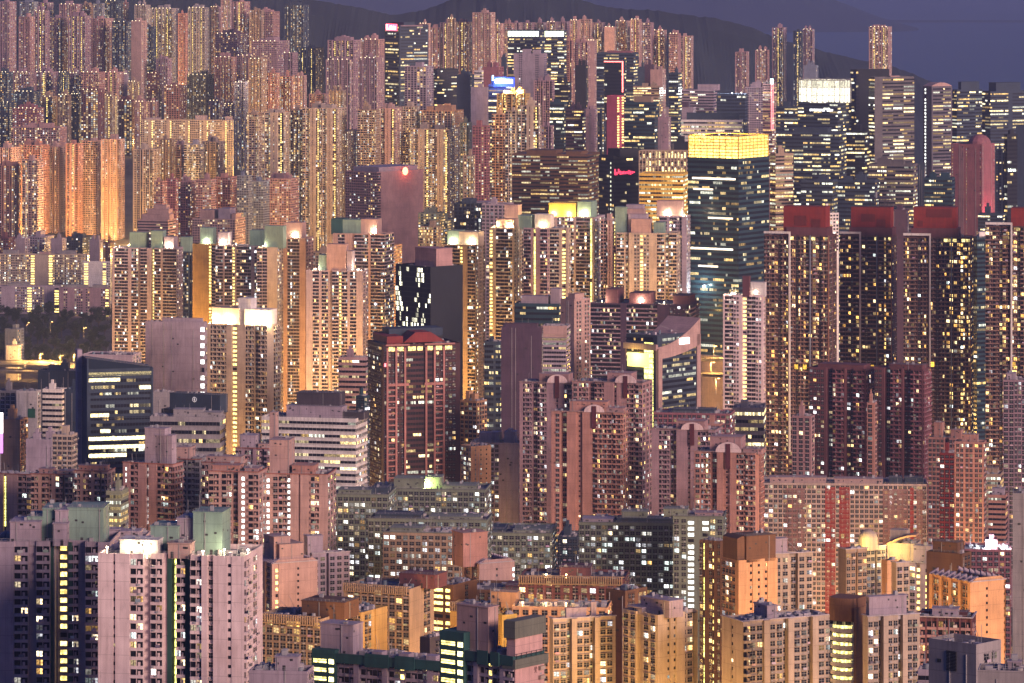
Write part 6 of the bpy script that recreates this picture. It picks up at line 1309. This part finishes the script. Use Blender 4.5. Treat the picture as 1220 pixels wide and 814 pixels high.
bld(610, 730, 724, 1600, 'd', 'orange', 'low orange-lit deck with lamps in front of the maroon slatted deck', xs=724, th=6, fn=many(roof_flood(622, 722, 900, (1, .6, .2), v=.1), roof_flood(650, 716, 900, (1, .6, .2), v=.1), roof_flood(674, 716, 900, (1, .6, .2), v=.1)), clut=12, ind=0, roof=[], **SL)
# orange gable-ended blocks with finned roofs
bld(305, 377, 672, 1900, 'w', 'pink', 'gable-ended block with finned roof and orange end wall, left of centre', xs=326, th=62, lit=.3, front='b1:.8 w2.4 b1:.8 w2.4 b1:.8', side='b.5 s1:-.3 b5 t1.4 b5', ind=50, clut=0, roof=[(306, 325, 650, 'pink')], fn=lambda B: (fin_roof(B), side_box(B, 330, 349, 642, 'pink')), **FB)
bld(364, 416, 660, 1960, 'w', 'lav', 'lavender block with lift box right of the finned-roof block', xs=372, th=68, lit=.25, front='b2', side='w2.6 w2.6 b1:-2 w2.6 w2.6 w2.6', ind=50, clut=5, fn=lambda B: side_box(B, 368, 386, 640, 'lav'), **FB)
bld(552, 613, 672, 1900, 'w', 'pink', 'gable-ended block with finned roof and pink-orange end wall, centre', xs=573, th=62, lit=.3, front='b1:.8 w2.4 b1:.8 w2.4 b1:.8', side='b5 t1.4 b5 v.7', ind=50, clut=0, roof=[], fn=lambda B: (fin_roof(B), side_box(B, 556, 585, 636, 'salmon')), **FB)
bld(482, 558, 655, 1980, 'w', 'rose', 'rose block with small lift towers left of the pink-orange gable', xs=492, th=66, lit=.28, front='b2 w2', side='w2.6 w2.6 b1:-2 w2.6 w2.6 w2.6', ind=50, clut=6, fn=lambda B: side_box(B, 517, 534, 640, 'lav'), **FB)
# ------------------------------------------------------------------ build: near to far, so that hidden floors can be left plain
order = sorted(SPECS, key=lambda s: s['d']); cover = np.full(1500, 830.0)
vis = {}
for s in order:
    i0, i1 = int(max(0, s['x0'] + 100)), int(min(1499, s['x1'] + 100))
    vis[id(s)] = min(830, float(np.max(cover[i0:i1 + 1]))) if i1 > i0 else 830
    if float(np.max(cover[i0:i1 + 1]) if i1 > i0 else 830) <= s['yt'] and 0 < i1 - 100 and i0 - 100 < 1220: print('HIDDEN', s['label'])
    cover[i0:i1 + 1] = np.minimum(cover[i0:i1 + 1], s['yt'])
for s in order: make(s, PZ(vis[id(s)], s['d']))
print('windows', NB, 'buildings', len(SPECS))

# ------------------------------------------------------------------ elevated road, street lamps, trees
def ribbon(pts, width, name, mat, thick=1.2, kind='structure'):
    q = MB(); par = MB()
    for (p, s) in zip(pts[:-1], pts[1:]):
        q.hexa([(p[0], p[1] - width / 2, p[2] - thick), (s[0], s[1] - width / 2, s[2] - thick), (s[0], s[1] + width / 2, s[2] - thick), (p[0], p[1] + width / 2, p[2] - thick)],
               [(p[0], p[1] - width / 2, p[2]), (s[0], s[1] - width / 2, s[2]), (s[0], s[1] + width / 2, s[2]), (p[0], p[1] + width / 2, p[2])])
        for e in (-1, 1):
            y = e * width / 2
            q.hexa([(p[0], p[1] + y - .2, p[2] + .004), (s[0], s[1] + y - .2, s[2] + .004), (s[0], s[1] + y + .2, s[2] + .004), (p[0], p[1] + y + .2, p[2] + .004)],
                   [(p[0], p[1] + y - .2, p[2] + 1), (s[0], s[1] + y - .2, s[2] + 1), (s[0], s[1] + y + .2, s[2] + 1), (p[0], p[1] + y + .2, p[2] + 1)])
    o = q.build(name, mat, None, kind)
    return o
mroad = wall((.16, .15, .14), .85)
def rp(px, py, d): return (PX(px, d), d, PZ(py, d))
ribbon([rp(-40, 433, 4060), rp(20, 433, 4050), rp(60, 434, 4060), rp(90, 437, 4120)], 48, 'road', mroad)
ribbon([rp(-40, 441, 3950), rp(10, 442, 3940), rp(50, 443, 3920), rp(85, 446, 3880), rp(110, 452, 3800)], 26, 'road', mroad)
ribbon([rp(836, 428, 3340), rp(870, 428, 3320), rp(915, 431, 3300)], 14, 'road', mroad)
ribbon([rp(836, 446, 3200), rp(870, 447, 3190), rp(915, 450, 3180)], 12, 'road', mroad)

def make_lamp(loc, power, hgt=11, col=SOD, label=None, group='street lamps along the elevated roads'):
    r = empty('street_lamp', loc); tag(r, label or 'tall street lamp with a glowing orange head beside the elevated road', 'street lamp', group)
    q = MB(); q.tube((0, 0, 0), (0, 0, hgt), .16, 6, .09); q.build('mast', M_STEEL, r)
    q = MB(); q.tube((0, 0, hgt), (1.8, -.6, hgt + .5), .08, 5); q.build('arm', M_STEEL, r)
    q = MB(); q.box(1.3, 2.7, -.95, -.25, hgt + .3, hgt + .62); q.build('lamp_head', glow('sodium_glow', col, 9), r)
    lamp_light((2, -.6, hgt - .9), power, col, .5, r)
    return r
LAMPN = [0]
def street(px, d, power, col=SOD, label=None, py=None, hgt=11):
    x = PX(px, d); z = ground(x, d) if py is None else PZ(py, d)
    LAMPN[0] += 1
    return make_lamp((x, d, z), power, hgt, col, label, None)
for px, py, d, p, lb in ((72, 438, 4075, 150000, 'brightest orange street lamp on the upper elevated road, left'), (88, 437, 4100, 110000, 'orange street lamp at the bend of the upper elevated road'),
        (48, 436, 4080, 90000, 'orange street lamp left of the brightest one, upper elevated road'), (20, 435, 4070, 20000, 'orange street lamp nearest the left edge on the elevated road'),
        (62, 447, 3930, 30000, 'orange lamp on the lower elevated road, left'), (30, 446, 3950, 16000, 'orange lamp on the lower elevated road by the white panel block'),
        (32, 398, 4330, 9000, 'orange lamp glimmering among the dark trees, left'), (60, 397, 4335, 9000, 'orange lamp glimmering among the dark trees, middle'), (100, 404, 4300, 14000, 'orange lamp glimmering among the dark trees, right'),
        (850, 430, 3330, 60000, 'orange lamp on the elevated road left of the slim pink tower'), (878, 430, 3320, 50000, 'orange lamp on the elevated road behind the slim pink tower'), (847, 450, 3195, 50000, 'orange lamp on the lower road left of the slim pink tower'), (853, 470, 3050, 40000, 'orange lamp at street level left of the slim pink tower'),
        (903, 455, 3190, 30000, 'orange lamp on the lower road right of the slim pink tower')):
    street(px, d, p, SOD, lb, py)
# streets between the blocks: lamp, kind of street named by what stands there
for px, d, p, lb in (
        (30, 5240, 260000, 'street lamp at foot of orange-lit towers, near left edge'), (65, 5230, 280000, 'street lamp at foot of orange-lit towers, second from left'), (100, 5220, 420000, 'brightest street lamp below the orange-lit wall of towers'), (125, 5210, 420000, 'street lamp below the right half of the orange-lit towers'), (153, 5180, 380000, 'street lamp in the gap right of the orange-lit towers'),
        (205, 6100, 120000, 'street lamp below the salmon block, upper left'), (217, 6900, 220000, 'street lamp below the orange-lit slab on the hill'), (272, 5650, 60000, 'lamp by the dark trees right of the long pale slab'), (286, 5640, 60000, 'second lamp by the dark trees right of the long pale slab'),
        (330, 5750, 160000, 'street lamp in front of the salmon cluster'), (407, 5700, 140000, 'white street lamp above the green-capped towers'),
        (225, 5080, 180000, 'street lamp before the cream lit towers, left'), (350, 4780, 170000, 'street lamp between green-capped towers, left pair'), (440, 4760, 150000, 'street lamp between green-capped towers, middle'), (520, 4760, 190000, 'street lamp before the right green-capped towers'), (575, 4260, 130000, 'street lamp below the orange-walled tower, centre'),
        (515, 6400, 180000, 'street lamp behind the dark office with red sign'), (600, 6420, 180000, 'street lamp before the pale towers, upper centre'), (700, 6550, 180000, 'street lamp below the wooded ridge, centre'), (770, 6550, 180000, 'street lamp below the wooded ridge, right'),
        (150, 3780, 60000, 'street lamp before the lavender tower, left'), (225, 3740, 110000, 'street lamp by the ochre-walled tower'), (345, 3600, 150000, 'street lamp before the cream and yellow tower'), (440, 3480, 120000, 'street lamp before the pink-grey tower with twin boxes'), (355, 3480, 110000, 'street lamp left of the sloping pink roof tower'),
        (235, 2690, 40000, 'street lamp between lavender wall and floodlit tower'), (338, 2720, 80000, 'street lamp by the orange side of the floodlit tower'), (290, 2680, 30000, 'street lamp before the floodlit cream tower'),
        (560, 3380, 110000, 'street lamp before the greyish yellow tower, centre'), (620, 3340, 100000, 'street lamp before the lavender tower, centre'), (700, 3360, 110000, 'street lamp before the wide lavender tower'), (780, 3320, 110000, 'street lamp before the stepped terrace tower'), (730, 3900, 100000, 'street lamp behind the stepped terrace tower'),
        (560, 2560, 26000, 'street lamp by the small orange building'), (905, 2900, 24000, 'lamp on the podium below the slim pink tower'),
        (1000, 3000, 9000, 'street lamp between the first two red-roofed towers'), (1075, 2980, 9000, 'street lamp between second and third red-roofed towers'), (1170, 2950, 9000, 'street lamp between third and fourth red-roofed towers'),
        (1150, 2340, 60000, 'lamp glowing at the foot of the front coral tower'), (1172, 2360, 42000, 'lamp at the right foot of the front coral tower'), (1112, 2420, 26000, 'lamp at the left foot of the coral towers'), (1000, 2380, 26000, 'lamp before the red and white slab'),
        (700, 2380, 22000, 'lamp at the foot of the front salmon tower'), (640, 2500, 22000, 'lamp between the left salmon towers'), (800, 2420, 22000, 'lamp between salmon trio and rear mauve tower'), (890, 2310, 26000, 'lamp at the foot of the front right salmon tower'),
        (130, 1990, 14000, 'lamp in the yellow gap of the pink estate'), (270, 1940, 14000, 'lamp before the front pink block, left'), (380, 1960, 14000, 'lamp before the right pink tower'),
        (760, 1440, 16000, 'lamp at the foot of the yellow-lit block'), (800, 1430, 26000, 'lamp below the bright wall of the yellow-lit block'), (690, 1455, 17000, 'lamp before the orange-glowing staggered block'), (868, 1400, 20000, 'lamp below the yellow gable end, bottom right'), (930, 1400, 16000, 'lamp before the yellow-gabled staggered block'), (1060, 1340, 14000, 'lamp before the cream block with long roof box'),
        (885, 1620, 22000, 'lamp below the orange block with brown cap'), (905, 1640, 22000, 'second lamp below the orange block with brown cap'), (1180, 1590, 26000, 'lamp below the orange gable-ended block, right'), (1135, 1580, 16000, 'lamp beside the long side of the orange gable-ended block'),
        (345, 1500, 20000, 'lamp before the ochre slatted block, lower left'), (395, 1520, 18000, 'lamp below the yellow end wall, lower left'), (445, 1590, 20000, 'lamp below the orange end wall, lower left'), (480, 1680, 16000, 'lamp before the brown slatted block'), (508, 1690, 18000, 'lamp below the orange end of the brown slatted block'), (555, 1740, 18000, 'lamp below the orange gable, centre'),
        (345, 1850, 18000, 'lamp below the orange gable-ended block, left of centre'), (590, 1850, 16000, 'lamp below the pink-orange gable, centre'), (610, 1520, 14000, 'lamp lighting the bright yellow gable wall'), (1055, 1720, 14000, 'lamp by the narrow orange gable, right'), (1010, 1750, 14000, 'lamp below the tan block with orange pier'), (1200, 1750, 9000, 'lamp glowing behind the trees at the right edge')):
    street(px, d, p * (4.0 if d < 2150 else 1.6 if d < 2600 else 4.2 if d < 4300 else .5 if 5200 <= d < 5250 else 3.8), SOD, lb)

def leaf_cloud(seed, rad, hgt, n, blobs):
    r = random.Random(seed); q = MB(); cs = []
    for i in range(blobs):
        a = r.uniform(0, 6.28); k = r.uniform(0, .62); cs.append((rad * k * math.cos(a), rad * k * math.sin(a), hgt * r.uniform(.42, .86), rad * r.uniform(.30, .52)))
    for i in range(n):
        c = cs[i % blobs]; u, v, w_ = (r.gauss(0, 1) for _ in range(3)); l = math.sqrt(u * u + v * v + w_ * w_) + 1e-6; k = c[3] * r.uniform(.55, 1.08) / l
        p = Vector((c[0] + u * k, c[1] + v * k, c[2] + w_ * k * .8)); s = rad * r.uniform(.05, .11)
        t1 = Vector((r.gauss(0, 1), r.gauss(0, 1), r.gauss(0, .6))).normalized(); t2 = t1.cross(Vector((r.gauss(0, 1), r.gauss(0, 1), r.gauss(0, 1)))).normalized()
        q.quads([p - t1 * s, p + t2 * s * .6, p + t1 * s, p - t2 * s * .6])
    return q, cs
mleaf, t_, p_ = _nodes('leaves'); p_.inputs['Roughness'].default_value = .7
oi = t_.nodes.new('ShaderNodeTexCoord'); nz = t_.nodes.new('ShaderNodeTexNoise'); nz.inputs['Scale'].default_value = .6
cr = t_.nodes.new('ShaderNodeValToRGB'); cr.color_ramp.elements[0].color = (.010, .022, .010, 1); cr.color_ramp.elements[1].color = (.036, .055, .02, 1); cr.color_ramp.elements[0].position = .35; cr.color_ramp.elements[1].position = .65
t_.links.new(oi.outputs['Object'], nz.inputs['Vector']); t_.links.new(nz.outputs['Fac'], cr.inputs['Fac']); t_.links.new(cr.outputs[0], p_.inputs['Base Color'])
mbark = wall((.10, .075, .05))
TREE = []
for k in range(4):
    q, cs = leaf_cloud(k, 5.2, 13, 1500, 9 + k); o = q.build('crown', mleaf); tr = MB(); tr.tube((0, 0, -1.5), (0, 0, 6), .42, 7, .28)
    for c in cs: tr.tube((0, 0, 4.5), (c[0], c[1], c[2]), .2, 5, .06)
    t2 = tr.build('trunk', mbark); TREE.append((o.data, t2.data)); bpy.data.objects.remove(o); bpy.data.objects.remove(t2)
def tree(px, d, label, group, s=1.0):
    x = PX(px, d); r = empty('tree', (x, d, ground(x, d)), random.Random(px * 3 + d).uniform(0, 6)); r.scale = (s * 1.15, s * 1.15, s); tag(r, label, 'tree', group)
    a, b_ = TREE[int(px + d) % 4]
    for nm, me in (('crown', a), ('trunk', b_)):
        o = bpy.data.objects.new(nm, me); COL.objects.link(o); o.parent = r
rt = random.Random(11)
for j, d in enumerate((4590, 4530, 4470, 4400, 4330, 4270, 4220)):
    for i in range(11):
        tree(-4 + i * 13.2 + rt.uniform(-4, 4) + (j % 2) * 6, d + rt.uniform(-20, 20), 'dark leafy tree among the wood between the long grey slabs and the elevated road', 'trees in the dark wood, left', rt.uniform(.95, 1.55))
for px, d, s in ((1202, 1700, 1.1), (1212, 1660, 1.3), (1218, 1690, 1.2), (1207, 1600, 1.0), (1216, 1560, 1.1)):
    tree(px, d, 'dark leafy tree below the plain grey tower at the right edge', 'trees at the right edge', s)
for px, d, s in ((279, 5660, 1.2), (287, 5670, 1.3), (283, 5630, 1.0), (292, 5650, 1.1)):
    tree(px, d, 'lamp-lit green tree right of the long pale slab, upper left', 'trees beside the long pale slab', s)
for px, d, s in ((390, 2400, 1.0), (398, 2390, 1.2), (405, 2410, .9)):
    tree(px, d, 'tree by the white industrial block', 'trees by the white industrial block', s)
# glowing billboard at the left edge
r = empty('billboard', (PX(1, 2450), 2450, ground(PX(1, 2450), 2450))); tag(r, 'tall glowing white and purple billboard at the left edge', 'billboard')
zb = PZ(540, 2450) - r.location.z; zt_ = PZ(492, 2450) - r.location.z; q = MB(); q.box(-2, 1.2, -.3, .3, lerp(zb, zt_, .5), zt_); q.build('white_panel', glow('billboard_white', (1, .9, .85), 4), r)
q = MB(); q.box(-2, 1.2, -.3, .3, zb, lerp(zb, zt_, .5) - .1); q.build('purple_panel', glow('billboard_purple', (.4, .02, .6), 2), r); q = MB(); q.tube((-.4, .5, 0), (-.4, .5, zt_), .3, 6); q.build('post', M_STEEL, r)
